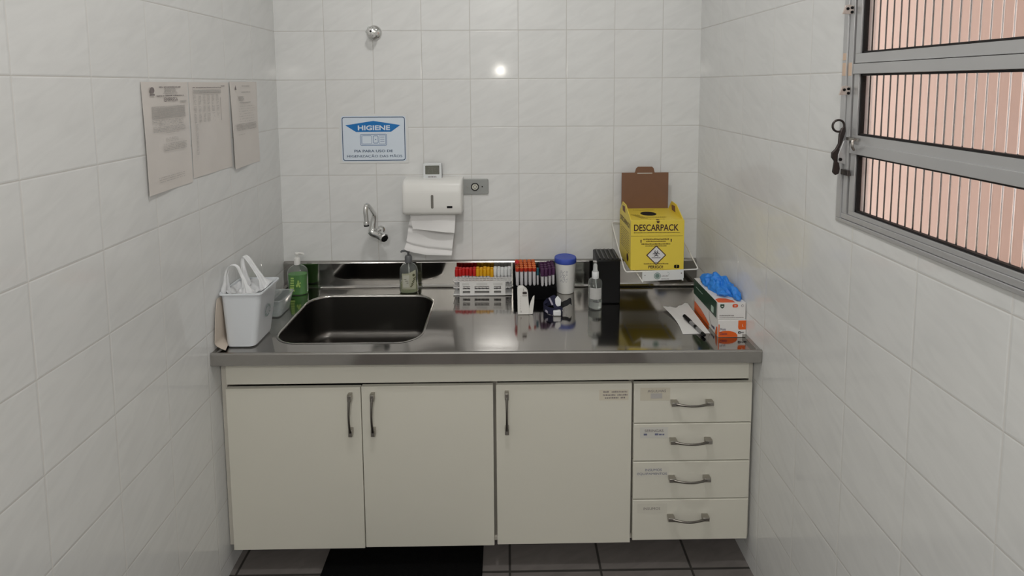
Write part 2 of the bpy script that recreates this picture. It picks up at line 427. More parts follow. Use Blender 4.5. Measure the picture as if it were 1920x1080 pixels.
# lever handle with ring, standing out into the room
lv = MB()
YL = -0.968
ring = [(0.9430 + 0.0140 * math.cos(a), YL, 1.5330 + 0.0140 * math.sin(a)) for a in [2 * math.pi * i / 24 for i in range(24)]]
lv.tube(ring, 0.0026, 10, closed=True)
lv.prism([(0.9500, 1.5270), (0.9590, 1.5330), (0.9600, 1.5200), (0.9520, 1.4900), (0.9470, 1.4780), (0.9480, 1.4600), (0.9460, 1.4500), (0.9500, 1.4300), (0.9480, 1.4180),
          (0.9400, 1.4140), (0.9330, 1.4210), (0.9360, 1.4480), (0.9290, 1.4570), (0.9290, 1.4690), (0.9380, 1.4780), (0.9440, 1.4900), (0.9450, 1.5120)], (0, YL - 0.003, 0), (1, 0, 0), (0, 0, 1), (0, 0.006, 0))
lv.build('lever_handle', m_bronze, win, bevel=0.0015)
MB().prism([(0.9420, 1.446), (0.9610, 1.440), (0.9610, 1.500), (0.9540, 1.498), (0.9420, 1.464)], (0, YL - 0.0060, 0), (1, 0, 0), (0, 0, 1), (0, 0.0025, 0)).build('lever_bracket', m_alu, win, bevel=0.0008)
MB().lathe([(0.0040, 0), (0.0040, 0.002), (0, 0.0025)], (0.9470, YL - 0.0060, 1.4530), 12, axis=(0, -1, 0)).build('lever_rivet', m_black, win)
MB().prism([(-0.004, -0.009), (0.024, -0.009), (0.020, 0.004), (-0.004, 0.004)], (X0 - 0.004, -0.966, 1.424), (0, -1, 0), (0, 0, 1), (0.008, 0, 0)).build('stay_end', m_bronze, win, bevel=0.001)
MB().tube(smooth_path([(X0 - 0.004, -1.012, 1.505), (X0 - 0.012, -1.014, 1.500), (X0 - 0.013, -1.016, 1.488), (X0 - 0.004, -1.008, 1.480)], 5), 0.003, 8)\
    .box(X0 - 0.004, X0 + 0.004, -1.012, -0.978, 1.500, 1.507).build('catch_hook', m_nickel, win)

# ------------------------------------------------------------------ ceiling lamp (its light is set at the top)
m_glow = bpy.data.materials.new('lamp_diffuser'); m_glow.use_nodes = True
m_glow.node_tree.nodes['Principled BSDF'].inputs['Emission Color'].default_value = (1, 0.95, 0.87, 1)
m_glow.node_tree.nodes['Principled BSDF'].inputs['Emission Strength'].default_value = 3.0
lamp = thing('ceiling_light', (0.03, -1.38, HC), 'small round white ceiling lamp over the middle of the room', 'lamp')
MB().lathe([(0.15, 0), (0.15, -0.03), (0.135, -0.035)], (0.03, -1.38, HC), 40).build('housing', m_white, lamp)
MB().lathe([(0.134, -0.0345), (0.12, -0.040), (0, -0.042)], (0.03, -1.38, HC), 40).build('diffuser', m_glow, lamp)

fill_lamp = thing('ceiling_light', (0.05, -3.85, HC), 'added round fill lamp on the ceiling behind the viewer, out of view', 'lamp')  # added fixture for the rear fill light, unseen
MB().lathe([(0.32, 0), (0.32, -0.03), (0.305, -0.035)], (0.05, -3.85, HC), 40).build('housing', m_white, fill_lamp)
MB().lathe([(0.304, -0.0345), (0.29, -0.040), (0, -0.042)], (0.05, -3.85, HC), 40).build('diffuser', m_glow, fill_lamp)
# ------------------------------------------------------------------ steel counter
SL = -0.006                                  # the top drops slightly to the right
def ZS(x): return 0.778 + SL * x
XA, XB = -0.7925, 0.9605
ct = thing('steel_countertop', (0.0, -0.3, 0.778), 'long stainless steel sink counter with raised front rim and low upstand', 'countertop')
def bridge_face_with_hole(mb, outer, inner, z):
    import bmesh
    bm = bmesh.new()
    eo = []
    for loop in (outer, inner):
        vs = [bm.verts.new((x, y, z)) for x, y in loop]
        for i in range(len(vs)): eo.append(bm.edges.new((vs[i], vs[(i + 1) % len(vs)])))
    bmesh.ops.triangle_fill(bm, use_beauty=True, use_dissolve=False, edges=eo, normal=(0, 0, 1))
    bm.verts.index_update()
    mb.add([v.co[:] for v in bm.verts], [[v.index for v in f.verts] for f in bm.faces]); bm.free()
SKX, SKY, SKW, SKH = -0.3965, -0.306, 0.497, 0.405
top = MB()
hole = rrect(SKW, SKH, 0.085, 10, SKX, SKY)
bridge_face_with_hole(top, [(XA + 0.012, -0.02), (XA + 0.012, -0.588), (XB - 0.012, -0.588), (XB - 0.012, -0.02)], hole, 0.778)
o_top = top.build('work_surface', m_steel, ct, shear=SL, smooth=20)
# raised rim: profile swept along the front and both ends
rim = MB()
prof = [(-0.586, 0.7775), (-0.5895, 0.785), (-0.593, 0.791), (-0.597, 0.7925), (-0.6005, 0.791), (-0.602, 0.787), (-0.602, 0.752), (-0.600, 0.750), (-0.592, 0.750), (-0.592, 0.7775)]
rim.prism(prof, (XA + 0.0, 0, 0), (0, 1, 0), (0, 0, 1), (XB - XA, 0, 0))
for xa, xb, yb in ((XA - 0.001, XA + 0.013, -0.014), (XB - 0.013, XB + 0.0005, -0.014)):
    rim.box(xa, xb, -0.588, yb, 0.7765, 0.789)
rim.build('front_rim', m_steel, ct, shear=SL, smooth=18)
bs = MB()
prof = [(-0.026, 0.7782), (-0.018, 0.7795), (-0.0145, 0.784), (-0.013, 0.790), (-0.013, 0.884), (-0.0115, 0.8875), (-0.009, 0.889), (-0.001, 0.8925), (-0.001, 0.7782)]
bs.prism(prof, (XA - 0.008, 0, 0), (0, 1, 0), (0, 0, 1), (XB - XA + 0.004, 0, 0))
bs.build('upstand', m_steel, ct, shear=-0.002, smooth=12)
# basin
bn = MB()
def loop(w, h, r_, z, k=10): return [(x, y, z) for x, y in rrect(w, h, r_, k, SKX, SKY)]
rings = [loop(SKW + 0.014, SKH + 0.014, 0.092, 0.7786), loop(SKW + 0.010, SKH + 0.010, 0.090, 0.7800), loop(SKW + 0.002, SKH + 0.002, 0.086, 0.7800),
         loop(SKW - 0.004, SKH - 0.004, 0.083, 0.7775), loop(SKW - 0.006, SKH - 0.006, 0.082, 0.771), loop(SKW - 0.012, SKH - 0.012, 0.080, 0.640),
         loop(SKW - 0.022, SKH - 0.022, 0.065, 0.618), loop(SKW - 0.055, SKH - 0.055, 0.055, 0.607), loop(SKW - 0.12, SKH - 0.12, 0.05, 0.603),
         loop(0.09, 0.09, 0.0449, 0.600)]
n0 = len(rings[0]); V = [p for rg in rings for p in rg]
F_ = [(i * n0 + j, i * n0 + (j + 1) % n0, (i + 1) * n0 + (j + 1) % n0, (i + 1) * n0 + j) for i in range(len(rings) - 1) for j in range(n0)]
bn.add(V, [q[::-1] for q in F_]); bn.m = [1 if k < 4 * n0 else 0 for k in range(len(bn.f))]; basin = bn.build('basin', [m_basin_shaded, m_steel], ct, shear=SL, smooth=60)
dr = MB(); dr.lathe([(0.047, 0.0), (0.044, 0.003), (0.036, -0.002), (0.030, -0.008), (0, -0.010)], (SKX, SKY, 0.603), 32)
for a in range(6):
    w = a * math.pi / 3; dr.lathe([(0.004, 0), (0, 0.0003)], (SKX + 0.018 * math.cos(w), SKY + 0.018 * math.sin(w), 0.596), 8)
dr.build('drain', m_chrome, basin, shear=SL)

# ------------------------------------------------------------------ cabinet
cab = thing('base_cabinet', (0.09, -0.3, 0.095), 'cream wall-hung cabinet under the steel counter with three doors and four drawers', 'cabinet')
c = MB()
c.box(-0.7915, -0.7735, -0.546, -0.02, 0.098, 0.748); c.box(0.945, 0.9585, -0.546, -0.02, 0.100, 0.742)
c.box(-0.7735, 0.945, -0.546, -0.02, 0.100, 0.114); c.box(-0.7735, 0.945, -0.035, -0.02, 0.100, 0.55)
c.build('carcass', m_lam_edge, cab, bevel=0.001)
for x in (0.0955, 0.5475): MB().box(x, x + 0.018, -0.5400, -0.04, 0.1145, 0.66).build('divider', m_gap_shade, cab)
rl = MB(); rl.box(-0.769, 0.940, -0.561, -0.5465, 0.6690, 0.7475)
rl.build('top_rail', m_lam, cab, bevel=0.0025, seg=3)

m_grip = mat('dark_nickel_grip', (0.22, 0.205, 0.185, 1), 0.30, 1.0)
def handle(path_dir, ctr, L, y0, parent):
    """block feet joined by a slim grip arched away from the front"""
    d = Vector(path_dir); side = d.cross(Vector((0, 1, 0))); c0 = Vector(ctr)
    for e in (-1, 1):
        ft = MB()
        p = c0 + d * e * (L / 2 - 0.0115)
        V = []
        for yy, hl, hw in ((y0, 0.0105, 0.0062), (y0 - 0.016, 0.0115, 0.0070), (y0 - 0.021, 0.0105, 0.0058)):
            for sa, sb in ((-1, -1), (1, -1), (1, 1), (-1, 1)):
                q = p + d * sa * hl + side * sb * hw; V.append((q.x, yy, q.z))
        ft.add(V, [(0, 1, 2, 3), (11, 10, 9, 8)] + [(r * 4 + i, r * 4 + 4 + i, r * 4 + 4 + (i + 1) % 4, r * 4 + (i + 1) % 4) for r in range(2) for i in range(4)])
        ft.build('handle_foot', m_nickel, parent, smooth=30, bevel=0.0008)
    pts, R, SY = [], [], []; n = 26; LG = L - 0.024
    for i in range(n + 1):
        t = i / n; s_ = abs(2 * t - 1)
        pts.append(Vector((c0.x, y0 - 0.0165 - 0.0135 * (1 - s_ ** 2), c0.z)) + d * (t - 0.5) * LG)
        R.append(0.0036 + 0.0018 * s_ ** 3); SY.append(0.75)
    g = MB(); g.tube(pts, R, 10, sy=SY, ref=tuple(side))
    h = g.build('handle', m_grip, parent, smooth=60)
    return h
for i, (xa, xb, hx) in enumerate(((-0.7700, -0.3330, -0.365), (-0.3305, 0.0990, -0.292), (0.1085, 0.5535, 0.1435))):
    d = MB(); zt = 0.6595 - (0.002 if i == 0 else 0)
    d.box(xa, xb, -0.565, -0.5475, 0.095 + 0.003 * i, zt)
    door = d.build('door', m_lam, cab, bevel=0.0018, seg=3)
    handle((0, 0, 1), (hx, -0.565, 0.5715), 0.142, -0.565, door)
    if i == 2:
        lbm = MB(); lbm.mi = 0; lbm.rect((0.4945, -0.565, 0.6215), (1, 0, 0), (0, 0, 1), 0.096, 0.036, 0.0006)
        lbm.mi = 1
        for k, (w_, dz) in enumerate(((0.078, 0.0085), (0.080, -0.002), (0.068, -0.012))):
            lbm.dashes((0.4985, -0.565, 0.6215 + dz), (1, 0, 0), (0, 0, 1), w_, 0.0055, 20 + k, 0.95, 0.0011, 0.4, 0.9)
        lbm.build('sticker', [mat('aged_sticker', (0.66, 0.61, 0.50, 1), 0.3), m_ink], door, smooth=0)
drz = [(0.5225, 0.6580), (0.3905, 0.5190), (0.2560, 0.3865), (0.1085, 0.2520)]
words = [(['AGULHAS'], (0.648,)), (['SERINGAS', None], ()), (['INSUMOS', 'EQUIPAMENTOS'], ()), (['INSUMOS'], ())]
m_stk = [mat('sticker_0', (0.62, 0.58, 0.48, 1), 0.3), mat('sticker_1', (0.64, 0.63, 0.58, 1), 0.3), mat('sticker_2', (0.68, 0.66, 0.585, 1), 0.3), mat('sticker_3', (0.66, 0.64, 0.56, 1), 0.3)]
m_bluei = mat('blue_grey_ink', (0.16, 0.17, 0.26, 1), 0.6)
for i, (za, zb) in enumerate(drz):
    d = MB(); xr = 0.950 - 0.0008 * i
    d.box(0.5605, xr, -0.565, -0.5475, za, zb)
    dw = d.build('drawer', m_lam, cab, bevel=0.0022, seg=3)
    hz = (0.5975, 0.4665, 0.3345, 0.1965)[i]
    handle((1, 0, 0), (0.7485 - 0.0015 * i, -0.565, hz), 0.138, -0.565, dw)
    cx, cz, w_, h_ = ((0.630, 0.6225, 0.098, 0.044), (0.628, 0.4895, 0.092, 0.038), (0.6245, 0.3515, 0.110, 0.036), (0.626, 0.2225, 0.10, 0.034))[i]
    U, Vv = (1, 0, 0), (0, 0, 1)
    sb = MB(); sb.rect((cx, -0.565, cz), U, Vv, w_, h_, 0.0005); sb.mi = 1
    if i == 0:
        sb.text('AGULHAS', (cx + 0.005, -0.565, cz + 0.011), U, Vv, 0.060, 0.009, 0.004, lift=0.001)
        sb.mi = 2; sb.rect((cx + 0.004, -0.565, cz - 0.006), U, Vv, 0.038, 0.018, 0.0009)
    elif i == 1:
        sb.text('SERINGAS', (cx, -0.565, cz + 0.007), U, Vv, 0.062, 0.009, 0.004, lift=0.001)
        sb.mi = 3; sb.dashes((cx, -0.565, cz - 0.009), U, Vv, 0.068, 0.007, 5, 0.85, 0.001)
    elif i == 2:
        sb.mi = 3
        sb.text('INSUMOS', (cx + 0.004, -0.565, cz + 0.008), U, Vv, 0.055, 0.009, 0.0, lift=0.001)
        sb.text('EQUIPAMENTOS', (cx, -0.565, cz - 0.006), U, Vv, 0.098, 0.009, 0.0, lift=0.001)
    else:
        sb.text('INSUMOS', (cx - 0.001, -0.565, cz), U, Vv, 0.056, 0.009, 0.0, lift=0.001)
    sb.build('label_sticker', [m_stk[i], m_ink, m_inkl, m_bluei], dw, smooth=0)

# ------------------------------------------------------------------ floor mat
mm_ = MB(); mm_.prism(rrect(0.54, 0.86, 0.02, 5, -0.213, -0.80), (0, 0, 0.0005), (1, 0, 0), (0, 1, 0), (0, 0, 0.012))
tag(mm_.build('floor_mat', mat('black_mat', (0.004, 0.004, 0.004, 1), 0.95, bump=0.8, bscale=300, spec=0.1), loc=(-0.213, -0.8, 0.0), bevel=0.003),
    'black floor mat lying on the tiles under the cabinet', 'mat')

UX, UZ = (1, 0, 0), (0, 0, 1)
# ------------------------------------------------------------------ wall sign
m_signw = mat('sign_white', (0.72, 0.80, 0.89, 1), 0.22)
m_signe = mat('sign_clear_edge', (0.74, 0.75, 0.74, 1), 0.18)
m_signb = mat('sign_blue', rgb(28, 118, 190), 0.3)
m_signd = mat('sign_dark_blue', rgb(38, 68, 104), 0.35)
sg = thing('hand_washing_sign', (-0.406, -0.001, 1.415), 'white and blue HIGIENE sign on the back wall above the tap', 'sign')
SC = (-0.406, -0.0025, 1.415)
MB().prism(rrect(0.288, 0.208, 0.006, 4, -0.406, 1.4155), (0, -0.0022, 0), UX, UZ, (0, 0.0020, 0)).build('laminate', m_signe, sg)
MB().prism(rrect(0.268, 0.190, 0.008, 4, -0.406, 1.4145), (0, -0.0027, 0), UX, UZ, (0, 0.0008, 0)).build('panel', m_signw, sg)
b = MB(); o_, i_ = rrect(0.262, 0.184, 0.010, 6), rrect(0.256, 0.178, 0.008, 6); n = len(o_)
ctr = Vector((-0.406, -0.0029, 1.4145)); P = [ctr + Vector((x, 0, z)) for x, z in o_ + i_]
b.add(P, [(j, (j + 1) % n, n + (j + 1) % n, n + j) for j in range(n)]); b.build('border', m_signd, sg, smooth=0)
b = MB(); b.poly([(-0.117, 0.058), (-0.073, 0.030), (0.073, 0.030), (0.112, 0.058), (0.0, 0.076)], (-0.406, -0.0027, 1.4135), UX, UZ)
b.build('blue_header', m_signb, sg, smooth=0)
b = MB(); b.text('HIGIENE', (-0.404, -0.0032, 1.4605), UX, UZ, 0.134, 0.0205, 0.028, lift=0.0006); b.build('title_lettering', m_signw, sg, smooth=0)
b = MB()
b.text('PIA PARA USO DE', (-0.408, -0.0027, 1.363), UX, UZ, 0.160, 0.0105, 0.010)
b.text('HIGENIZAÇÃO DAS MÃOS', (-0.404, -0.0027, 1.3415), UX, UZ, 0.230, 0.0150, 0.0)
b.build('lettering', m_signd, sg, smooth=0)
b = MB(); cx, cz = -0.407, 1.4105
def outline(mb, w, h, r_, t, cx, cz, y=-0.0028):
    a, c_ = rrect(w, h, r_, 5, cx, cz), rrect(w - 2 * t, h - 2 * t, max(r_ - t, 0.0005), 5, cx, cz); n = len(a)
    mb.add([(x, y, z) for x, z in a + c_], [(j, (j + 1) % n, n + (j + 1) % n, n + j) for j in range(n)])
outline(b, 0.112, 0.049, 0.006, 0.0018, cx, cz); outline(b, 0.104, 0.042, 0.004, 0.0010, cx, cz)
outline(b, 0.042, 0.036, 0.006, 0.0014, cx - 0.028, cz); outline(b, 0.022, 0.032, 0.004, 0.0020, cx + 0.009, cz + 0.001)
outline(b, 0.027, 0.036, 0.002, 0.0010, cx + 0.037, cz)
for k in range(3): b.box(cx + 0.028, cx + 0.045, -0.0031, -0.0028, cz + 0.010 - 0.009 * k, cz + 0.0117 - 0.009 * k)
b.ring((cx + 0.009, -0.0027, cz + 0.001), UX, UZ, 0, 0.0022, n=12)
b.build('sink_pictogram', mat('sign_mid_blue', rgb(70, 108, 160), 0.4), sg, smooth=0)

# ------------------------------------------------------------------ shut-off valve
vx, vz = -0.392, 1.852
va = thing('wall_valve', (vx, 0, vz), 'small chrome water valve high on the back wall above the sign', 'valve')
MB().lathe([(0.0315, 0.0005), (0.0310, 0.005), (0.026, 0.012), (0.016, 0.017), (0.012, 0.018)], (vx, 0, vz), 32, axis=(0, -1, 0)).build('flange', m_chrome, va)
MB().lathe([(0.0125, 0.010), (0.0125, 0.034)], (vx, 0, vz), 16, axis=(0, -1, 0)).build('stem', m_chrome, va)
kb = MB(); k = 48; V = []; F_ = []
rows = [(0.0125, 0.030), (0.0195, 0.033), (0.0215, 0.040), (0.0215, 0.052), (0.019, 0.058), (0.010, 0.061), (0.0, 0.0615)]
for r_, h in rows:
    for j in range(k):
        w = 2 * math.pi * j / k; rr_ = r_ * (1 + 0.10 * math.cos(6 * w) * (1 if r_ > 0.012 else 0))
        V.append((vx + math.cos(w) * rr_, -h, vz + math.sin(w) * rr_))
for i in range(len(rows) - 1):
    for j in range(k): F_.append((i * k + j, i * k + (j + 1) % k, (i + 1) * k + (j + 1) % k, (i + 1) * k + j))
kn = kb.add(V, F_).build('hand_knob', m_chrome, va, smooth=40)
MB().lathe([(0.0045, 0), (0.0045, 0.0012), (0, 0.0014)], (vx, -0.0612, vz + 0.001), 14, axis=(0, -1, 0)).build('index_dot', m_black, kn)

# ------------------------------------------------------------------ wall tap
ta = thing('wall_tap', (-0.385, 0, 1.03), 'chrome wall-mounted swivel tap over the sink', 'tap')
MB().lathe([(0.0165, 0.0005), (0.016, 0.006), (0.0125, 0.010), (0.012, 0.05)], (-0.386, 0, 1.028), 28, axis=(0, -1, 0)).build('wall_flange', m_chrome, ta)
bd = MB()
bd.tube(smooth_path([(-0.413, -0.058, 1.040), (-0.404, -0.060, 1.030), (-0.385, -0.064, 1.024), (-0.366, -0.070, 1.016)], 5),
        [0.0125] + [0.0185] * 13 + [0.0190, 0.0190], 20)
bd.lathe([(0.0105, 0), (0.012, 0.006), (0.0085, 0.013), (0.0, 0.015)], (-0.383, -0.062, 1.036), 16, axis=(0.25, -0.2, 0.9))
bd.build('body', m_chrome, ta, smooth=45)
kb = MB(); kb.lathe([(0.013, 0.0), (0.0190, 0.002), (0.0190, 0.020), (0.0165, 0.024)], (-0.368, -0.066, 1.018), 8, axis=(0.62, -0.72, -0.28))
kn = kb.build('control_knob', m_chrome, ta, smooth=20)
c0 = Vector((-0.368, -0.066, 1.018)) + Vector((0.62, -0.72, -0.28)).normalized() * 0.0238
MB().lathe([(0.0150, 0), (0.0140, 0.0015), (0, 0.001)], c0, 16, axis=(0.62, -0.72, -0.28)).build('knob_cap', m_black, kn)
sp = MB(); path = smooth_path([(-0.411, -0.058, 1.034), (-0.407, -0.056, 1.062), (-0.402, -0.055, 1.092), (-0.3985, -0.060, 1.108), (-0.3990, -0.078, 1.121), (-0.4010, -0.110, 1.144),
                              (-0.4045, -0.142, 1.164), (-0.4075, -0.153, 1.160), (-0.4085, -0.157, 1.143), (-0.4070, -0.157, 1.120), (-0.406, -0.157, 1.098)], 6)
R = [0.0150 - 0.0060 * min(1, i / 16) for i in range(len(path))]
sp.tube(path, R, 16); spo = sp.build('spout', m_chrome, ta, smooth=60)
MB().lathe([(0.0104, 0), (0.0115, -0.004), (0.0115, -0.0125)], (-0.406, -0.157, 1.102), 20).build('aerator_ring', m_chrome, spo)
MB().lathe([(0.0110, 0), (0.0105, -0.0055), (0, -0.0055)], (-0.406, -0.157, 1.0892), 20).build('aerator_screen', m_black, spo)

# ------------------------------------------------------------------ towel dispenser
dp = thing('paper_towel_dispenser', (-0.153, 0, 1.183), 'white plastic paper towel dispenser on the back wall', 'dispenser')
prof = [(-0.001, 1.112), (-0.092, 1.112), (-0.101, 1.116), (-0.106, 1.126), (-0.108, 1.150), (-0.107, 1.200), (-0.101, 1.232), (-0.088, 1.248), (-0.066, 1.2535), (-0.001, 1.2545)]
db = MB(); xs = [(-0.2740, 0.93), (-0.2715, 0.975), (-0.266, 0.995), (-0.258, 1.0), (-0.050, 1.0), (-0.042, 0.995), (-0.0365, 0.975), (-0.034, 0.93)]
cyz = (-0.0, 1.183); V = []
for x, s in xs:
    for y, z in prof: V.append((x, y * s - 0.001, cyz[1] + (z - cyz[1]) * (0.5 + s / 2)))
n = len(prof); F_ = [(i * n + j, (i + 1) * n + j, (i + 1) * n + (j + 1) % n, i * n + (j + 1) % n) for i in range(len(xs) - 1) for j in range(n)]
F_ += [list(range(n)), list(range((len(xs) - 1) * n, len(xs) * n))[::-1]]
cover = db.add(V, F_).build('cover', m_white, dp, smooth=50)
w_ = MB(); w_.prism(rrect(0.0105, 0.056, 0.005, 6, -0.1525, 1.168), (0, -0.1093, 0), UX, UZ, (0, 0.004, 0)); w_.build('level_window', mat('smoked_window', (0.20, 0.19, 0.17, 1), 0.2), cover)
w_ = MB(); outline(w_, 0.0140, 0.0595, 0.0065, 0.0016, -0.1525, 1.168, -0.1096); w_.build('window_bezel', m_white, cover, smooth=0)
MB().box(-0.0935, -0.0715, -0.1093, -0.105, 1.1415, 1.1500).build('key_slot', m_black, cover)
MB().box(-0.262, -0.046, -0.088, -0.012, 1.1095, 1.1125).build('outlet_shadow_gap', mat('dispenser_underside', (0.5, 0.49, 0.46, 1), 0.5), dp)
# towel hanging out: two overlapping folded layers
def towel(u, v):
    zb = 0.966 - 0.027 * min(1, u * 2.2) ** 0.7
    z = 1.124 + (zb - 1.124) * v
    xl = -0.236 - 0.042 * v - 0.004 * math.sin(v * 5); xr = -0.062 - 0.018 * v
    y = -0.062 - 0.008 * math.sin(v * 7.0 + u * 1.1) - 0.005 * math.sin(u * 6 + v * 2) - 0.012 * v
    if v > 0.3: y += 0.010 * math.exp(-((v - 0.46 - 0.05 * u) / 0.05) ** 2)
    y += 0.012 * math.exp(-((v - 0.86 - 0.05 * u) / 0.035) ** 2)
    return (xl + (xr - xl) * u, y, z)
tw = MB(); tw.sheet(towel, 30, 60, 0.0006)
tag(tw.build('paper_towel', m_paper, loc=(-0.16, -0.06, 1.04), smooth=60), 'crumpled white paper towel hanging out of the dispenser', 'paper towel')
bpy.data.objects['paper_towel']
def towel2(u, v):
    z = 1.124 - 0.075 * v - 0.014 * u * v
    xl = -0.250 + 0.012 * v; xr = -0.062 - 0.004 * v
    y = -0.074 - 0.014 * v + 0.005 * math.sin(u * 5 + 1) - 0.004 * math.sin(v * 4 + u * 3)
    return (xl + (xr - xl) * u, y, z)
tw = MB(); tw.sheet(towel2, 20, 16, 0.0006); tf = tw.build('front_fold', m_paper, bpy.data.objects['paper_towel'], smooth=60)

# ------------------------------------------------------------------ thermometer
th = thing('digital_thermometer', (-0.158, -0.035, 1.2535), 'small white digital thermometer standing on top of the towel dispenser', 'thermometer')

MB().prism(rrect(0.076, 0.066, 0.004, 4, -0.158, 1.2875), (0, -0.048, 0), UX, UZ, (0, 0.014, 0)).build('case', m_white2, th, bevel=0.0015)
MB().box(-0.1970, -0.1195, -0.034, -0.028, 1.256, 1.3185).build('dark_back', m_black, th, bevel=0.001)
MB().prism(rrect(0.058, 0.0365, 0.002, 3, -0.158, 1.2935), (0, -0.0487, 0), UX, UZ, (0, 0.002, 0)).build('lcd_screen', mat('lcd_grey_green', (0.16, 0.165, 0.135, 1), 0.2), th)
dg = MB(); dgs = {'2': 'abged', '3': 'abgcd', '4': 'fgbc', '5': 'afgcd', '6': 'afgecd'}
def digit(mb, ch, cx, cz, w, h, y, t=0.0012):
    seg = {'a': (0, h / 2, w, t), 'g': (0, 0, w, t), 'd': (0, -h / 2, w, t), 'f': (-w / 2, h / 4, t, h / 2), 'b': (w / 2, h / 4, t, h / 2), 'e': (-w / 2, -h / 4, t, h / 2), 'c': (w / 2, -h / 4, t, h / 2)}
    for s in dgs[ch]:
        x, z, a, b_ = seg[s]; mb.rect((cx + x, y, cz + z), UX, UZ, a, b_, 0.0003)
for i, ch in enumerate('24'): digit(dg, ch, -0.172 + 0.013 * i, 1.2945, 0.007, 0.022, -0.0488)
for i, ch in enumerate('53'): digit(dg, ch, -0.145 + 0.010 * i, 1.2925, 0.006, 0.017, -0.0488)
dg.build('lcd_digits', m_ink, th, smooth=0)
b = MB(); b.dashes((-0.158, -0.048, 1.2625), UX, UZ, 0.036, 0.006, 3, 1.0, 0.0005, 0.3, 0.7); b.build('maker_mark', m_ink, th, smooth=0)

th.location.z -= 0.0055

# ------------------------------------------------------------------ wall socket plate
pl = thing('wall_socket', (0.0155, 0, 1.2085), 'grey metal plate with a round socket beside the towel dispenser', 'socket')
m_plate = mat('grey_plate', (0.36, 0.37, 0.36, 1), 0.38, 0.25)
MB().prism(rrect(0.112, 0.066, 0.007, 5, 0.0155, 1.2085), (0, -0.0065, 0), UX, UZ, (0, 0.006, 0)).build('plate', m_plate, pl, bevel=0.0018)
MB().lathe([(0.0168, 0), (0.0168, 0.004), (0.0135, 0.0055), (0.0135, 0.002)], (0.0145, -0.006, 1.2085), 32, axis=(0, -1, 0)).build('socket_ring', m_black, pl)
so = MB().lathe([(0.0135, 0), (0.0130, 0.0022), (0, 0.0024)], (0.0145, -0.0062, 1.2085), 32, axis=(0, -1, 0)).build('socket_insert', mat('ivory_insert', (0.60, 0.59, 0.52, 1), 0.4), pl)
h = MB()
for dx, dz in ((0.0065, 0), (-0.0065, 0), (0, 0.0065), (0, -0.0065)): h.rect((0.0145 + dx, -0.0087, 1.2085 + dz), UX, UZ, 0.0026 + (0.0016 if dz else 0), 0.0026 + (0.0016 if dx else 0), 0.0004)
h.build('contact_holes', m_black, so, smooth=0)
for dx in (-0.0305, 0.0305):
    MB().lathe([(0.0030, 0), (0.0028, 0.0012), (0, 0.0014)], (0.0145 + dx, -0.0065, 1.2085), 14, axis=(0, -1, 0)).build('screw', m_bronze if dx > 0 else m_nickel, pl)

# ------------------------------------------------------------------ laminated papers on the left wall
def wall_doc(name, y0, y1, z0, z1, label, lift, content, sleeve=0.0, slant=0.0):
    """paper on the left wall between y0 (near the viewer) and y1"""
    yc, zc = (y0 + y1) / 2, (z0 + z1) / 2
    U = Vector((-0.0156, 1, 0)).normalized(); V = Vector((0, 0, 1)); N = U.cross(V)
    base = Vector((XL(yc), yc, zc)); w, h = abs(y1 - y0), z1 - z0
    t = thing(name, tuple(base + N * 0.0005), label, 'paper')
    sheet = MB()
    def fn(u, v):
        return base + U * ((u - 0.5) * w) + V * ((0.5 - v) * h + slant * (u - 0.5)) + N * (0.0008 + lift * (1 - u) ** 2 * (0.3 + 0.7 * v) + 0.0012 * math.sin(u * 5 + v * 3) ** 2)
    sheet.sheet(fn, 14, 14, 0.0006)
    t_s = sheet.build('sheet', m_aged if not sleeve else m_aged, t, smooth=60)
    pr = MB()
    def line(px, pz, lw, lh, seed, fill=0.9):   # px,pz in fractions of the sheet
        o = Vector(fn(px, pz)) + N * 0.0012
        dirw = (Vector(fn(min(px + lw / w / 2, 1), pz)) - Vector(fn(max(px - lw / w / 2, 0), pz))).normalized()
        pr.dashes(o, dirw, V, lw, lh, seed, fill, 0.0016, 0.4, 1.1)
    lg = MB(); content(pr, line, fn, U, V, N, w, h, lg)
    pr.build('print', [m_ink, m_inkl], t, smooth=0)
    if lg.f: lg.build('crest', m_ink, t, smooth=0)
    if sleeve:
        sl = MB(); sl.sheet(lambda u, v: base + U * ((0.5 - sleeve / w + u * sleeve / w) * w) + V * ((0.5 - v * 0.985) * h) + N * 0.004, 4, 4, 0.0004)
        sl.build('clear_sleeve', m_sleeve, t)
    return t
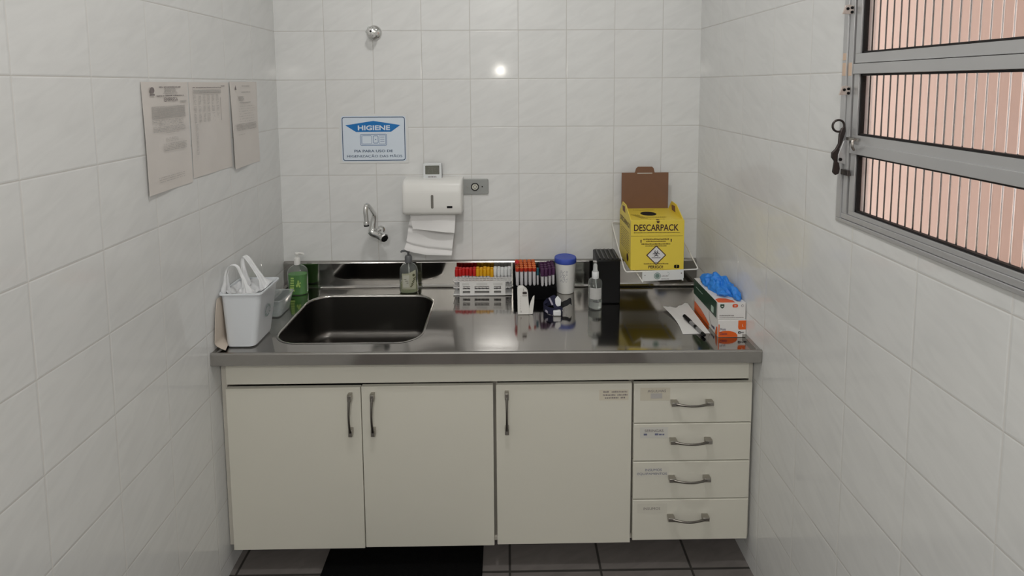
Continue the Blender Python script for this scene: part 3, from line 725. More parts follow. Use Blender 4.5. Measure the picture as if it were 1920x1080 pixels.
def c1(pr, line, fn, U, V, N, w, h, lg):
    pr.mi = 0
    o = Vector(fn(0.18, 0.075)) + N * 0.002; lg.ring(o, U, V, 0.0, 0.0085, n=18, lift=0.0012, sx=1.1); lg.rect(o - V * 0.012, U, V, 0.020, 0.004, 0.0012)
    line(0.58, 0.052, 0.100, 0.0035, 1)
    pr.mi = 1
    for k in range(4): line(0.58, 0.066 + 0.014 * k, 0.046 + 0.006 * k, 0.003, 2 + k)
    pr.mi = 0; line(0.58, 0.132, 0.125, 0.0035, 8)
    pr.text('EMPRESA', Vector(fn(0.59, 0.163)) + N * 0.0014, U, V, 0.062, 0.0110, 0.0, lift=0.0012)
    pr.mi = 1
    line(0.86, 0.190, 0.030, 0.006, 9)
    for k in range(11): line(0.53, 0.228 + 0.0105 * k, 0.155, 0.0024, 10 + k, 1.0)
    for k in range(4): line(0.50, 0.352 + 0.0135 * k, 0.145, 0.0024, 30 + k, 0.6)
    for k in range(4): line(0.52, 0.412 + 0.0135 * k, 0.150, 0.0024, 40 + k, 0.8)
    line(0.57, 0.470, 0.060, 0.002, 45)
    for k in range(3): line(0.55, 0.520 + 0.014 * k, 0.055, 0.002, 46 + k, 0.7)
    for k in range(5): line(0.62, 0.575 + 0.0145 * k, 0.110, 0.0024, 50 + k, 0.8)
    for k in range(3): line(0.50, 0.87 + 0.02 * k, 0.125, 0.0020, 60 + k, 0.7)
def c2(pr, line, fn, U, V, N, w, h, lg):
    pr.mi = 0; line(0.42, 0.060, 0.165, 0.003, 1); line(0.82, 0.045, 0.025, 0.003, 2)
    pr.mi = 1
    for k in range(3): line(0.42, 0.092 + 0.013 * k, 0.160, 0.0030, 3 + k, 1.0)
    for k in range(22):
        if k in (8, 14): continue
        for q in range(6): line(0.10 + 0.112 * q, 0.140 + 0.0135 * k, 0.014, 0.0022, 100 + k * 7 + q, 0.8 if k < 15 or q < 4 else 0.3)
    for k in range(24): line(0.12, 0.45 + 0.0135 * k, 0.012, 0.002, 300 + k, 0.7)
    pr.mi = 0; pr.rect(Vector(fn(0.745, 0.30)) + N * 0.001, U, V, 0.0012, 0.075, 0.001)
def c3(pr, line, fn, U, V, N, w, h, lg):
    pr.mi = 0; o = Vector(fn(0.17, 0.068)) + N * 0.001; lg.poly([(-0.006, -0.008), (0.006, -0.008), (0.001, 0.008)], o, U, V, 0.001)
    pr.mi = 1; line(0.55, 0.055, 0.060, 0.003, 1)
    line(0.55, 0.128, 0.070, 0.0035, 2)
    for k in range(4): line(0.36, 0.180 + 0.014 * k, 0.045, 0.0035, 3 + k)
    line(0.50, 0.250, 0.085, 0.004, 9)
    for k in range(7): line(0.55, 0.29 + 0.030 * k, 0.125, 0.0022, 12 + k, 0.5)
    for k in range(6): line(0.52, 0.50 + 0.0135 * k, 0.160, 0.0024, 30 + k, 0.95)
    line(0.30, 0.62, 0.050, 0.002, 40)
d1 = wall_doc('laminated_document', -0.850, -0.642, 1.352, 1.650, 'laminated paper headed EMPRESA, nearest the viewer of three on the left wall', 0.007, c1)
d2 = wall_doc('laminated_document', -0.636, -0.402, 1.362, 1.650, 'laminated paper with a printed table, middle one of three on the left wall', 0.001, c2)
d3 = wall_doc('laminated_document', -0.396, -0.188, 1.351, 1.653, 'laminated paper with sparse print, farthest of three on the left wall, next to the corner', 0.009, c3)

# ------------------------------------------------------------------ white tub with a plastic bag
m_tub = mat('white_tub_plastic', (0.72, 0.75, 0.78, 1), 0.32, sub=0.15)
m_bag = mat('thin_white_bag', (0.82, 0.83, 0.84, 1), 0.35, sub=0.2)
def rbox_rings(mb, sections, k=6):
    """sections: (cx, cy, w, d, r, z) stacked rounded rectangles -> skin, capped at the first"""
    V = []; n = 4 * (k + 1)
    for cx, cy, w, d, r_, z in sections: V += [(x, y, z) for x, y in rrect(w, d, r_, k, cx, cy)]
    F_ = [(i * n + j, i * n + (j + 1) % n, (i + 1) * n + (j + 1) % n, (i + 1) * n + j) for i in range(len(sections) - 1) for j in range(n)]
    F_.append(list(range(n))[::-1]); return mb.add(V, F_ + [list(range((len(sections) - 1) * n, len(sections) * n))])
tz = ZS(-0.72) + 0.0005
tb = thing('plastic_tub', (-0.722, -0.455, tz), 'white open plastic tub standing at the left end of the counter', 'tub')
q = MB()
DX, DY = -0.0012, -0.012
sec = [(-0.728, -0.463, 0.080, 0.112, 0.016, 0), (-0.727, -0.463, 0.094, 0.126, 0.018, 0.004), (-0.7265, -0.461, 0.098, 0.130, 0.018, 0.012),
       (-0.721, -0.456, 0.128, 0.142, 0.018, 0.165), (-0.720, -0.455, 0.131, 0.144, 0.019, 0.176),
       (-0.720, -0.455, 0.140, 0.152, 0.016, 0.177), (-0.720, -0.455, 0.142, 0.154, 0.017, 0.180), (-0.720, -0.455, 0.140, 0.152, 0.016, 0.1835),
       (-0.720, -0.455, 0.133, 0.145, 0.019, 0.1835), (-0.720, -0.455, 0.127, 0.140, 0.018, 0.176), (-0.726, -0.460, 0.092, 0.124, 0.016, 0.006)]
rbox_rings(q, [(a + DX, b_ + DY, c_, d_, e, tz + z) for a, b_, c_, d_, e, z in sec]); q.build('tub_body', m_tub, tb, smooth=45)
# moulded chasing-arrows mark on the right side
mk = MB(); A = Vector((-0.6695, -0.475, tz + 0.100)); Uq = Vector((0, 1, 0)); Vq = Vector((0.096, 0, 1)).normalized()
A.x = -0.721 + 0.0493 + 0.0098 + DX
for k in range(3):
    a0 = 90 + 120 * k
    mk.ring(A, Uq, Vq, 0.014, 0.021, a0 + 18, a0 + 95, 14, lift=0.0012)
    w = math.radians(a0 + 10); t_ = Vector((0, 0, 0)) + Uq * math.cos(w) * 0.0175 + Vq * math.sin(w) * 0.0175
    rad = Uq * math.cos(w) + Vq * math.sin(w); tan = Uq * math.sin(w) - Vq * math.cos(w); nn_ = Uq.cross(Vq) * 0.0012
    mk.add([A + t_ + rad * 0.008 + nn_, A + t_ - rad * 0.008 + nn_, A + t_ + tan * 0.010 + nn_], [(0, 1, 2)])
mk.build('recycling_mark', mat('mark_grey_green', (0.30, 0.36, 0.36, 1), 0.5), tb, smooth=0)

bag = thing('plastic_bag', (-0.728, -0.46, tz + 0.16), 'thin white carrier bag lining the tub, its two handles standing up', 'bag')
bl = MB()
def liner(u, v):
    a = u * 2 * math.pi
    rx = 0.060 - 0.022 * v; ry = 0.066 - 0.022 * v
    cr = 0.004 * noise.noise(Vector((math.cos(a) * 4, math.sin(a) * 4, v * 6)))
    e = 0.55
    return (-0.7217 + (rx + cr) * math.copysign(abs(math.cos(a)) ** e, math.cos(a)), -0.4675 + (ry + cr) * math.copysign(abs(math.sin(a)) ** e, math.sin(a)),
            tz + 0.181 - 0.030 * v + 0.006 * noise.noise(Vector((math.cos(a) * 3, math.sin(a) * 3, 2))))
bl.sheet(liner, 72, 8, 0.0004)
def inner(u, v):
    x, y = u - 0.5, v - 0.5
    return (-0.7217 + x * 0.102, -0.4675 + y * 0.112, tz + 0.158 + 0.020 * noise.noise(Vector((x * 5, y * 5, 7))) + 0.008 * noise.noise(Vector((x * 14, y * 14, 3))))
bl.sheet(inner, 30, 30, 0.0004)
bl.build('liner', m_bag, bag, smooth=60)
def ribbon(pts, widths, wd, name='bag_handle', seed=1):
    P = smooth_path([(x - 0.002, y - 0.012, z) for x, y, z in pts], 7); n = len(P); mb = MB(); wd = Vector(wd).normalized()
    def fn(u, v):
        i = min(int(u * (n - 1) + 1e-6), n - 1); k = u * (len(widths) - 1); a = int(min(k, len(widths) - 2)); ww = widths[a] + (widths[a + 1] - widths[a]) * (k - a)
        p = P[i] + wd * (v - 0.5) * ww
        t = (P[min(i + 1, n - 1)] - P[max(i - 1, 0)]).normalized(); nn_ = t.cross(wd)
        return p + nn_ * (0.0045 * math.sin(v * 9 + seed) * min(1, 6 * ww / 0.2) + 0.003 * noise.noise(p * 60 + Vector((seed, 0, 0))))
    mb.sheet(fn, n - 1, 10, 0.0005); return mb.build(name, m_bag, bag, smooth=60)
zt = tz + 0.17
ribbon([(-0.781, -0.500, zt - 0.005), (-0.776, -0.500, zt + 0.040), (-0.770, -0.500, zt + 0.080), (-0.755, -0.498, zt + 0.098), (-0.738, -0.496, zt + 0.092),
        (-0.724, -0.496, zt + 0.060), (-0.712, -0.498, zt + 0.028), (-0.702, -0.498, zt - 0.006)], [0.045, 0.020, 0.013, 0.011, 0.012, 0.014, 0.022, 0.042], (0.35, 0.9, 0.25), seed=1)
ribbon([(-0.748, -0.425, zt - 0.006), (-0.752, -0.425, zt + 0.040), (-0.757, -0.423, zt + 0.085), (-0.752, -0.420, zt + 0.104), (-0.738, -0.418, zt + 0.090),
        (-0.718, -0.416, zt + 0.055), (-0.700, -0.414, zt + 0.022), (-0.690, -0.412, zt - 0.006)], [0.045, 0.022, 0.015, 0.013, 0.016, 0.016, 0.020, 0.040], (0.5, 0.7, 0.45), seed=4)

# cardboard sheet between the tub and the left wall
def card(u, v):
    z = tz + 0.002 + 0.168 * v
    curl = max(0, 1 - v / 0.20)
    y = -0.580 + 0.010 * curl + 0.10 * u + 0.030 * v ** 3
    x = XL(y) + 0.0035 + 0.0035 * math.sin(v * 3.0) * (1 - u) + 0.030 * curl ** 1.6 * (1 - u) - 0.0
    z += 0.006 * (1 - math.cos(min(1, curl) * 1.5))
    return (x, y, z)
cb_ = MB(); cb_.sheet(card, 12, 40, 0.0016)
tag(cb_.build('cardboard_sheet', mat('beige_card', (0.62, 0.54, 0.46, 1), 0.8), loc=(-0.79, -0.52, tz), smooth=60), 'beige card sheet curled against the left wall beside the white tub', 'card')

# clear container behind the tub
def clear(name, col, rough=0.06): return mat(name, col, rough, trans=0.92, ior=1.35)
m_clear = mat('clear_plastic', (0.86, 0.90, 0.90, 1), 0.12, trans=0.75, ior=1.25)
cz = ZS(-0.72) + 0.0005
cn = MB()
rbox_rings(cn, [(-0.733, -0.262, 0.070, 0.090, 0.012, cz), (-0.733, -0.262, 0.078, 0.098, 0.014, cz + 0.003), (-0.7305, -0.262, 0.098, 0.116, 0.016, cz + 0.064),
                (-0.7305, -0.262, 0.104, 0.122, 0.018, cz + 0.0645), (-0.7305, -0.262, 0.104, 0.122, 0.018, cz + 0.067), (-0.7305, -0.262, 0.096, 0.114, 0.015, cz + 0.067),
                (-0.733, -0.262, 0.074, 0.094, 0.012, cz + 0.005)])
tag(cn.build('clear_container', m_clear, loc=(-0.733, -0.262, cz), smooth=45), 'low clear plastic container half hidden behind the white tub', 'container')

# ------------------------------------------------------------------ soap bottles
def pump(root, x, y, z, m, col_r=0.0125, col_h=0.022, arm=1, s=1.0):
    """screw collar, plunger and spout; z is the top of the bottle neck"""
    c_ = MB(); c_.lathe([(col_r, -0.003), (col_r, col_h * 0.75), (col_r * 0.8, col_h), (0.005, col_h + 0.002)], (x, y, z), 24)
    c_ = c_.build('pump_collar', m, root)
    h = MB(); h.lathe([(0.0045, 0), (0.0045, 0.020 * s)], (x, y, z + col_h), 12)
    h.lathe([(0.0085, 0), (0.0085, 0.006), (0.006, 0.009), (0, 0.0095)], (x, y, z + col_h + 0.014 * s), 16)
    zz = z + col_h + 0.018 * s
    h.tube(smooth_path([(x, y, zz), (x + arm * 0.014, y - 0.002, zz + 0.0015), (x + arm * 0.026, y - 0.003, zz), (x + arm * 0.030, y - 0.003, zz - 0.004)], 4), [0.0048] * 9 + [0.0034] * 4, 10)
    h.build('pump_head', m, root)
gx, gy = -0.716, -0.078; gz = ZS(gx) + 0.0005
gb = thing('green_soap_bottle', (gx, gy, gz), 'clear pump bottle with green liquid soap in the left back corner of the counter', 'bottle')
m_gclear = mat('clear_bottle', (0.93, 0.96, 0.94, 1), 0.04, trans=0.95, ior=1.2)
bp_ = [(0.030, 0), (0.0345, 0.003), (0.0355, 0.010), (0.0355, 0.092), (0.033, 0.104), (0.022, 0.116), (0.0125, 0.121), (0.0115, 0.126)]
MB().lathe(bp_ + [(0.0105, 0.126), (0.0115, 0.1205), (0.021, 0.1145), (0.0315, 0.103), (0.0340, 0.091), (0.0340, 0.010), (0.030, 0.0015)], (gx, gy, gz), 40, sx=1.13, sy=0.74, power=2.6).build('bottle_body', m_gclear, gb)
MB().lathe([(0.030, 0.002), (0.0335, 0.005), (0.0336, 0.012), (0.0336, 0.084), (0, 0.084)], (gx, gy, gz), 40, sx=1.12, sy=0.72, power=2.6).build('green_soap', mat('green_liquid', rgb(66, 150, 28), 0.2), gb)
lb_ = MB()
yf = gy - 0.0364 * 0.74 - 0.0004
for k, (dx, dz, rr_) in enumerate([(0.012, 0.050, 0.0075), (0.006, 0.042, 0.006), (0.017, 0.040, 0.0055), (0.012, 0.060, 0.005), (0.020, 0.053, 0.004)]):
    lb_.ring((gx + dx, yf, gz + dz), UX, UZ, 0, rr_, n=14, lift=0.0004, sx=0.7)
lb_.box(gx - 0.022, gx - 0.004, yf - 0.0004, yf, gz + 0.018, gz + 0.026)
for k in range(5): lb_.box(gx - 0.022 + 0.001 * k, gx - 0.006 + 0.001 * (k % 2), yf - 0.0004, yf, gz + 0.030 + 0.010 * k, gz + 0.036 + 0.010 * k)
lb_.build('label_print', mat('lime_print', rgb(170, 205, 110), 0.4), gb)
pump(gb, gx, gy, gz + 0.126, m_white, 0.0125, 0.024, 1)

sx_, sy_ = -0.2615, -0.066; sz = ZS(sx_) + 0.0005 + 0.002
sb2 = thing('clear_soap_bottle', (sx_, sy_, sz), 'half-empty clear soap bottle with grey pump behind the sink', 'bottle')
bp_ = [(0.034, 0), (0.0375, 0.003), (0.0385, 0.012), (0.0370, 0.030), (0.0365, 0.090), (0.034, 0.104), (0.024, 0.116), (0.0125, 0.122), (0.0115, 0.127)]
MB().lathe(bp_ + [(0.0105, 0.127), (0.0115, 0.1215), (0.023, 0.1145), (0.0325, 0.103), (0.0350, 0.089), (0.0355, 0.030), (0.0370, 0.012), (0.034, 0.0015)], (sx_, sy_, sz), 40, sx=1.02, sy=0.70, power=2.4).build('bottle_body', m_gclear, sb2)
MB().lathe([(0.034, 0.002), (0.0362, 0.005), (0.0366, 0.012), (0.0350, 0.030), (0.0345, 0.040), (0, 0.040)], (sx_, sy_, sz), 40, sx=1.0, sy=0.67, power=2.4).build('soap_liquid', mat('yellow_green_soap', (0.60, 0.62, 0.36, 1), 0.1, trans=0.35, ior=1.2), sb2)
lb_ = MB(); yf = sy_ - 0.0375 * 0.70 - 0.0004
def onb(dx): return yf + 0.0068 * (abs(dx) / 0.037) ** 2.6
def lab(u, v):
    dx = -0.024 + 0.056 * u; return (sx_ + dx, sy_ - 0.0263 * (1 - (abs(dx) / 0.0392) ** 2.4) ** (1 / 2.4) - 0.0006, sz + 0.018 + (0.066 + 0.026 * max(0, u - 0.45)) * v)
lb_.sheet(lambda u, v: tuple(lab(u, 1 - v)), 24, 4, 0.0003)
lbo = lb_.build('label', mat('olive_label', (0.46, 0.46, 0.34, 1), 0.5), sb2)
pr = MB()
pr.mi = 0; pr.ring((sx_ + 0.0245, sy_ - 0.0245, sz + 0.078), (0.9, 0.35, 0), UZ, 0, 0.0055, n=14, lift=0.001)
for k in range(4):
    a = Vector((sx_ + 0.010 + 0.004 * k, sy_ - 0.0285, sz + 0.030 + 0.011 * k)); pr.add([a, a + Vector((0.012, 0.003, 0.010)), a + Vector((0.014, 0.004, 0.008)), a + Vector((0.003, 0, -0.003))], [(0, 1, 2, 3)])
pr.mi = 1; pr.rect((sx_ - 0.006, sy_ - 0.0272, sz + 0.052), UX, UZ, 0.026, 0.052, 0.0006)
pr.mi = 0
for k in range(3): pr.dashes((sx_ - 0.006, sy_ - 0.0280, sz + 0.060 - 0.008 * k), UX, UZ, 0.018, 0.003, 60 + k, 0.8, 0.001)
pr.build('label_print', [mat('olive_ink', (0.10, 0.10, 0.05, 1), 0.5), mat('pale_label', (0.55, 0.55, 0.47, 1), 0.5)], lbo, smooth=0)
MB().tube([(sx_, sy_, sz + 0.12), (sx_ + 0.004, sy_, sz + 0.02)], 0.0022, 8).build('dip_tube', m_white, sb2)
pump(sb2, sx_, sy_, sz + 0.127, mat('grey_pump', (0.13, 0.135, 0.14, 1), 0.3), 0.0150, 0.026, -1)

# ------------------------------------------------------------------ white test tube rack
rx0, rx1, ry0, ry1 = -0.073, 0.166, -0.113, -0.032; rz = ZS(0.05) + 0.0022
rk = thing('test_tube_rack', (0.046, -0.072, rz), 'white plastic test tube rack with red, yellow and white capped tubes', 'rack')
m_rack = mat('rack_white', (0.74, 0.735, 0.72, 1), 0.4)
NC, NR = 16, 4
xs = [rx0 + 0.0095 + (rx1 - rx0 - 0.019) * i / (NC - 1) for i in range(NC)]
ys = [ry1 - 0.011 - 0.0185 * j for j in range(NR)]
def grid_plate(z, t, name):
    mb = MB(); hs = 0.0064
    ex = [rx0] + [v for x in xs for v in (x - hs, x + hs)] + [rx1]
    ey = [ry0] + [v for y in sorted(ys) for v in (y - hs, y + hs)] + [ry1]
    for i in range(0, len(ex), 2): mb.box(ex[i], ex[i + 1], ry0, ry1, z, z + t)
    for j in range(0, len(ey), 2): mb.box(rx0, rx1, ey[j], ey[j + 1], z + 0.0001, z + t - 0.0001)
    return mb.build(name, m_rack, rk, smooth=0)
grid_plate(rz + 0.0555, 0.0035, 'top_plate'); grid_plate(rz + 0.031, 0.0025, 'middle_plate')
MB().box(rx0, rx1, ry0, ry1, rz, rz + 0.0035).build('base_plate', m_rack, rk, bevel=0.001)
for yy, nm in ((ry0 - 0.0018, 'front_panel'), (ry1 - 0.0012, 'back_panel')):
    mb = MB(); y0, y1 = yy, yy + 0.003
    xa, xb = rx0 + 0.026, rx1 - 0.026
    holes = [(-0.034, -0.004), (0.014, 0.074), (0.093, 0.122)]
    rowsz = [(rz + 0.009, rz + 0.019), (rz + 0.026, rz + 0.0385)]
    zs_ = [rz, rowsz[0][0], rowsz[0][1], rowsz[1][0], rowsz[1][1], rz + 0.0555]
    for i in (0, 2, 4): mb.box(xa, xb, y0, y1, zs_[i], zs_[i + 1])
    exs = [xa] + [v for h in holes for v in h] + [xb]
    for a, b_ in rowsz:
        for i in range(0, len(exs), 2): mb.box(exs[i], exs[i + 1], y0 + 0.0001, y1 - 0.0001, a, b_)
    mb.build(nm, m_rack, rk, smooth=0)
for a, b_ in ((-0.036, -0.008), (0.022, 0.066), (0.090, 0.128)):
    tr = MB(); tr.rect((a / 2 + b_ / 2, ry0 - 0.0018, rz + 0.0475), UX, UZ, b_ - a, 0.009, 0.0006)
    tr.build('paper_tag', mat('tag_grey', (0.60, 0.60, 0.58, 1), 0.5), rk, smooth=0)

m_tube = mat('tube_plastic', (0.80, 0.80, 0.82, 1), 0.15, trans=0.35, ior=1.3)
def make_tube(name, capm, label, group, tube_m, L=0.075, r_=0.0060, cr=0.0074, ch=0.027, capm2=None):
    t = thing(name, (0, 0, 0), label, 'test tube', group)
    MB().lathe([(0, 0), (r_ * 0.6, 0.001), (r_, 0.006), (r_, L), (r_ * 0.9, L)], (0, 0, 0), 16).build('tube', tube_m, t)
    c_ = MB(); c_.lathe([(cr * 0.92, L - ch + 0.012), (cr, L - ch + 0.014), (cr, L + 0.009), (cr * 0.93, L + 0.011)], (0, 0, 0), 16)
    if capm2: c_.mi = 1
    c_.lathe([(cr * 0.975, L + 0.0102), (cr * 0.7, L + 0.0118), (cr * 0.45, L + 0.0085), (0, L + 0.0085)], (0, 0, 0), 16)
    c_.build('cap', [capm, capm2] if capm2 else capm, t)
    return t
def dup(root, loc, label, rot=None):
    r_ = root.copy(); COL.objects.link(r_); r_.location = loc; r_['label'] = label
    if rot: r_.rotation_euler = rot
    for ch in root.children:
        k = ch.copy(); COL.objects.link(k); k.parent = r_
    return r_
m_red = mat('red_cap', rgb(190, 30, 28), 0.4); m_yel = mat('yellow_cap', rgb(222, 165, 20), 0.4); m_wht = mat('white_cap', rgb(222, 224, 224), 0.4)
sets = [('red', m_red, range(0, 6), (0, 1)), ('yellow', m_yel, range(6, 11), (0, 1)), ('white', m_wht, range(11, 16), (0, 1))]
for cname, cm, cols, rws in sets:
    proto = None
    for j in rws:
        for q_, i in enumerate(cols):
            lab_ = '%s-capped test tube, %s from left among %s ones, %s row of white rack' % (cname, ORD[q_], cname, ['back', 'front'][j])
            rnd = random.Random(i * 7 + j)
            lift = rnd.uniform(0, 0.004) - (0.004 if cname == 'yellow' and i == 10 else 0)
            loc = (xs[i] + rnd.uniform(-0.0004, 0.0004), ys[j], rz + 0.0042 + lift)
            if proto is None:
                proto = make_tube('test_tube', cm, lab_, cname + ' capped tubes in the white rack', m_tube, L=0.076, ch=0.030)
                proto.location = loc; bpy.context.view_layer.update()
            else: dup(proto, loc, lab_)

# ------------------------------------------------------------------ black rack with blood tubes
bz = ZS(0.26) + 0.0005
brk = thing('foam_tube_rack', (0.262, -0.09, bz), 'black block rack full of orange and purple capped blood tubes', 'rack')
BX0, BX1, BY0, BY1, BH = 0.172, 0.345, -0.158, -0.018, 0.052
mb = MB(); mb.box(BX0, BX1, BY0, BY1, bz, bz + BH); mb.build('foam_block', m_foam, brk, bevel=0.003)
mb = MB(); mb.box(BX0, BX0 + 0.010, BY0 + 0.03, BY1, bz + BH, bz + BH + 0.020); mb.box(BX1 - 0.004, BX1, BY0 + 0.05, BY1, bz + BH, bz + BH + 0.020)
mb.box(BX0, BX1, BY1 - 0.006, BY1, bz + BH, bz + BH + 0.022); mb.build('foam_edge', m_foam, brk, bevel=0.002)
m_tubew = mat('tube_white_label', (0.66, 0.645, 0.67, 1), 0.4)
m_ordark = mat('dark_orange_cap', rgb(176, 44, 22), 0.4); m_ortop = mat('orange_cap_top', rgb(244, 152, 66), 0.45)
m_pur = mat('purple_cap', rgb(74, 38, 74), 0.45); m_teal = mat('teal_cap', rgb(44, 98, 112), 0.45)
proto = None
for j in range(5):
    for i in range(5):
        loc = (0.1885 + 0.0170 * i - 0.0003 * j, -0.140 + 0.0225 * j, bz + BH + 0.0002)
        lab_ = 'orange-capped blood tube, %s row from front, %s from left, in black rack' % (ORD[j], ORD[i])
        if proto is None: proto = make_tube('blood_tube', m_ordark, lab_, 'orange capped tubes in the black rack', m_tubew, L=0.064, r_=0.0064, cr=0.0083, ch=0.016, capm2=m_ortop); proto.location = loc
        else: dup(proto, loc, lab_)
t = make_tube('blood_tube', mat('bright_red_cap', rgb(196, 34, 40), 0.35), 'short red-capped tube lying on top of the orange caps of the black rack', None, m_tubew, L=0.030, r_=0.005, cr=0.0078, ch=0.026)
t.location = (0.181, -0.108, bz + BH + 0.0810); t.rotation_euler = (math.radians(62), 0, math.radians(12))
t = make_tube('blood_tube', m_teal, 'single teal-capped tube between the orange and purple ones in the black rack', None, m_tubew, L=0.060, r_=0.0042, cr=0.0052, ch=0.030)
t.location = (0.2705, -0.136, bz + BH + 0.0002)
proto = None
for j in range(4):
    for i in range(4):
        x = 0.2885 + 0.0150 * i; y = -0.149 + 0.026 * j + 0.009 * (i - 1 if i > 1 else 0)
        if y > -0.03: continue
        z = bz + BH + 0.0002 - (0.0)
        lab_ = 'purple-capped blood tube, %s row from front, %s from left, in black rack' % (ORD[j], ORD[i])
        if proto is None: proto = make_tube('blood_tube', m_pur, lab_, 'purple capped tubes in the black rack', m_tubew, L=0.061, r_=0.0055, cr=0.0076, ch=0.031); proto.location = (x, y, z)
        else: dup(proto, (x, y, z), lab_)

# ------------------------------------------------------------------ tall white jar with blue lid
jx, jy = 0.3895, -0.068; jz = ZS(jx) + 0.0005
jr = thing('plastic_jar', (jx, jy, jz), 'tall white plastic jar with a blue lid at the back of the counter', 'jar')
MB().lathe([(0.034, 0), (0.0365, 0.002), (0.0372, 0.008), (0.0395, 0.060), (0.0430, 0.128), (0.0430, 0.138)], (jx, jy, jz), 48).build('jar_body', m_white, jr)
MB().lathe([(0.0445, 0.126), (0.0455, 0.128), (0.0455, 0.142), (0.0440, 0.1465), (0.0400, 0.148), (0.0385, 0.1465), (0, 0.1462)], (jx, jy, jz), 48).build('lid', mat('blue_lid', rgb(62, 84, 178), 0.4), jr)
pr = MB(); rnd = random.Random(3)
for k in range(9):
    zz = jz + 0.098 - 0.0058 * k
    for q_ in range(9):
        if rnd.random() < 0.42: continue
        a = math.radians(232 + 5.0 * q_); rr_ = 0.0411 + (zz - jz - 0.09) * 0.052 + 0.0004
        da = math.radians(3.6); hh = 0.0034 * rnd.uniform(0.5, 1)
        pr.add([(jx + rr_ * math.cos(a), jy + rr_ * math.sin(a), zz), (jx + rr_ * math.cos(a + da), jy + rr_ * math.sin(a + da), zz),
                (jx + rr_ * math.cos(a + da), jy + rr_ * math.sin(a + da), zz + hh), (jx + rr_ * math.cos(a), jy + rr_ * math.sin(a), zz + hh)], [(0, 1, 2, 3)])
pr.build('label_print', mat('slate_print', (0.33, 0.33, 0.38, 1), 0.5), jr, smooth=0)

# ------------------------------------------------------------------ black ribbed box
kz = ZS(0.545) + 0.0005
kx = thing('black_filing_box', (0.546, -0.125, kz), 'tall black plastic box with a ribbed top beside the yellow sharps box', 'box')
q = MB()
q.prism([(0.499, -0.201), (0.5905, -0.201), (0.5955, -0.055), (0.5055, -0.055)], (0, 0, kz), UX, (0, 1, 0), (0, 0, 0.176)); q.build('shell', m_black, kx, bevel=0.005, seg=3)
q = MB()
for k in range(5):
    xa = 0.5095 + 0.0168 * k
    q.prism([(xa, -0.190), (xa + 0.0062, -0.190), (xa + 0.0105, -0.066), (xa + 0.0045, -0.066)], (0, 0, kz + 0.1755), UX, (0, 1, 0), (0, 0, 0.0045))
q.build('top_ribs', mat('black_plastic_worn', (0.022, 0.022, 0.024, 1), 0.3), kx, bevel=0.0012)

# ------------------------------------------------------------------ spray bottle
px_, py_ = 0.4865, -0.236; pz = ZS(px_) + 0.0005
sp_ = thing('spray_bottle', (px_, py_, pz), 'small clear spray bottle with a blank label in front of the black box', 'bottle')
MB().lathe([(0.0225, 0), (0.0265, 0.002), (0.0270, 0.006), (0.0270, 0.100), (0.0255, 0.109), (0.018, 0.116), (0.0125, 0.118), (0.0115, 0.122),
            (0.0105, 0.122), (0.0110, 0.1165), (0.0170, 0.1145), (0.0245, 0.108), (0.0260, 0.099), (0.0260, 0.006), (0.022, 0.002)], (px_, py_, pz), 40).build('bottle_body', m_gclear, sp_)
MB().lathe([(0.0215, 0.003), (0.0255, 0.006), (0.0255, 0.030), (0, 0.030)], (px_, py_, pz), 32).build('liquid', mat('clear_liquid', (0.75, 0.76, 0.76, 1), 0.05, trans=0.7, ior=1.2), sp_)
lb_ = MB(); lb_.sheet(lambda u, v: (px_ + 0.0274 * math.sin(math.radians(-62 + 108 * u)), py_ - 0.0274 * math.cos(math.radians(-62 + 108 * u)), pz + 0.043 + 0.044 * (1 - v)), 24, 4, 0.0003)
lb_.build('label', mat('frosted_label', (0.50, 0.50, 0.49, 1), 0.5), sp_)
pr = MB()
for k in range(4): 
    a = math.radians(-20 + 12 * k); pr.dashes((px_ + 0.0278 * math.sin(a), py_ - 0.0278 * math.cos(a), pz + 0.034 - 0.001 * k), (math.cos(a), math.sin(a), 0), UZ, 0.0052, 0.004, 90 + k, 1, 0.0003)
pr.build('label_print', m_inkd, sp_, smooth=0)
m_cloudy = mat('cloudy_cap', (0.70, 0.72, 0.72, 1), 0.25, trans=0.4, ior=1.3)
MB().lathe([(0.0128, 0.118), (0.0132, 0.120), (0.0132, 0.142), (0.0115, 0.1445)], (px_, py_, pz), 24).build('spray_collar', m_white2, sp_)
MB().lathe([(0.0118, 0.140), (0.0118, 0.144), (0.0088, 0.150), (0.0078, 0.168), (0.0055, 0.1735), (0, 0.1745)], (px_, py_, pz), 24).build('clear_cap', m_cloudy, sp_)
MB().tube(smooth_path([(px_, py_, pz + 0.12), (px_ + 0.002, py_ - 0.01, pz + 0.09), (px_ + 0.010, py_ - 0.014, pz + 0.02)], 5), 0.0016, 8).build('dip_tube', m_white2, sp_)

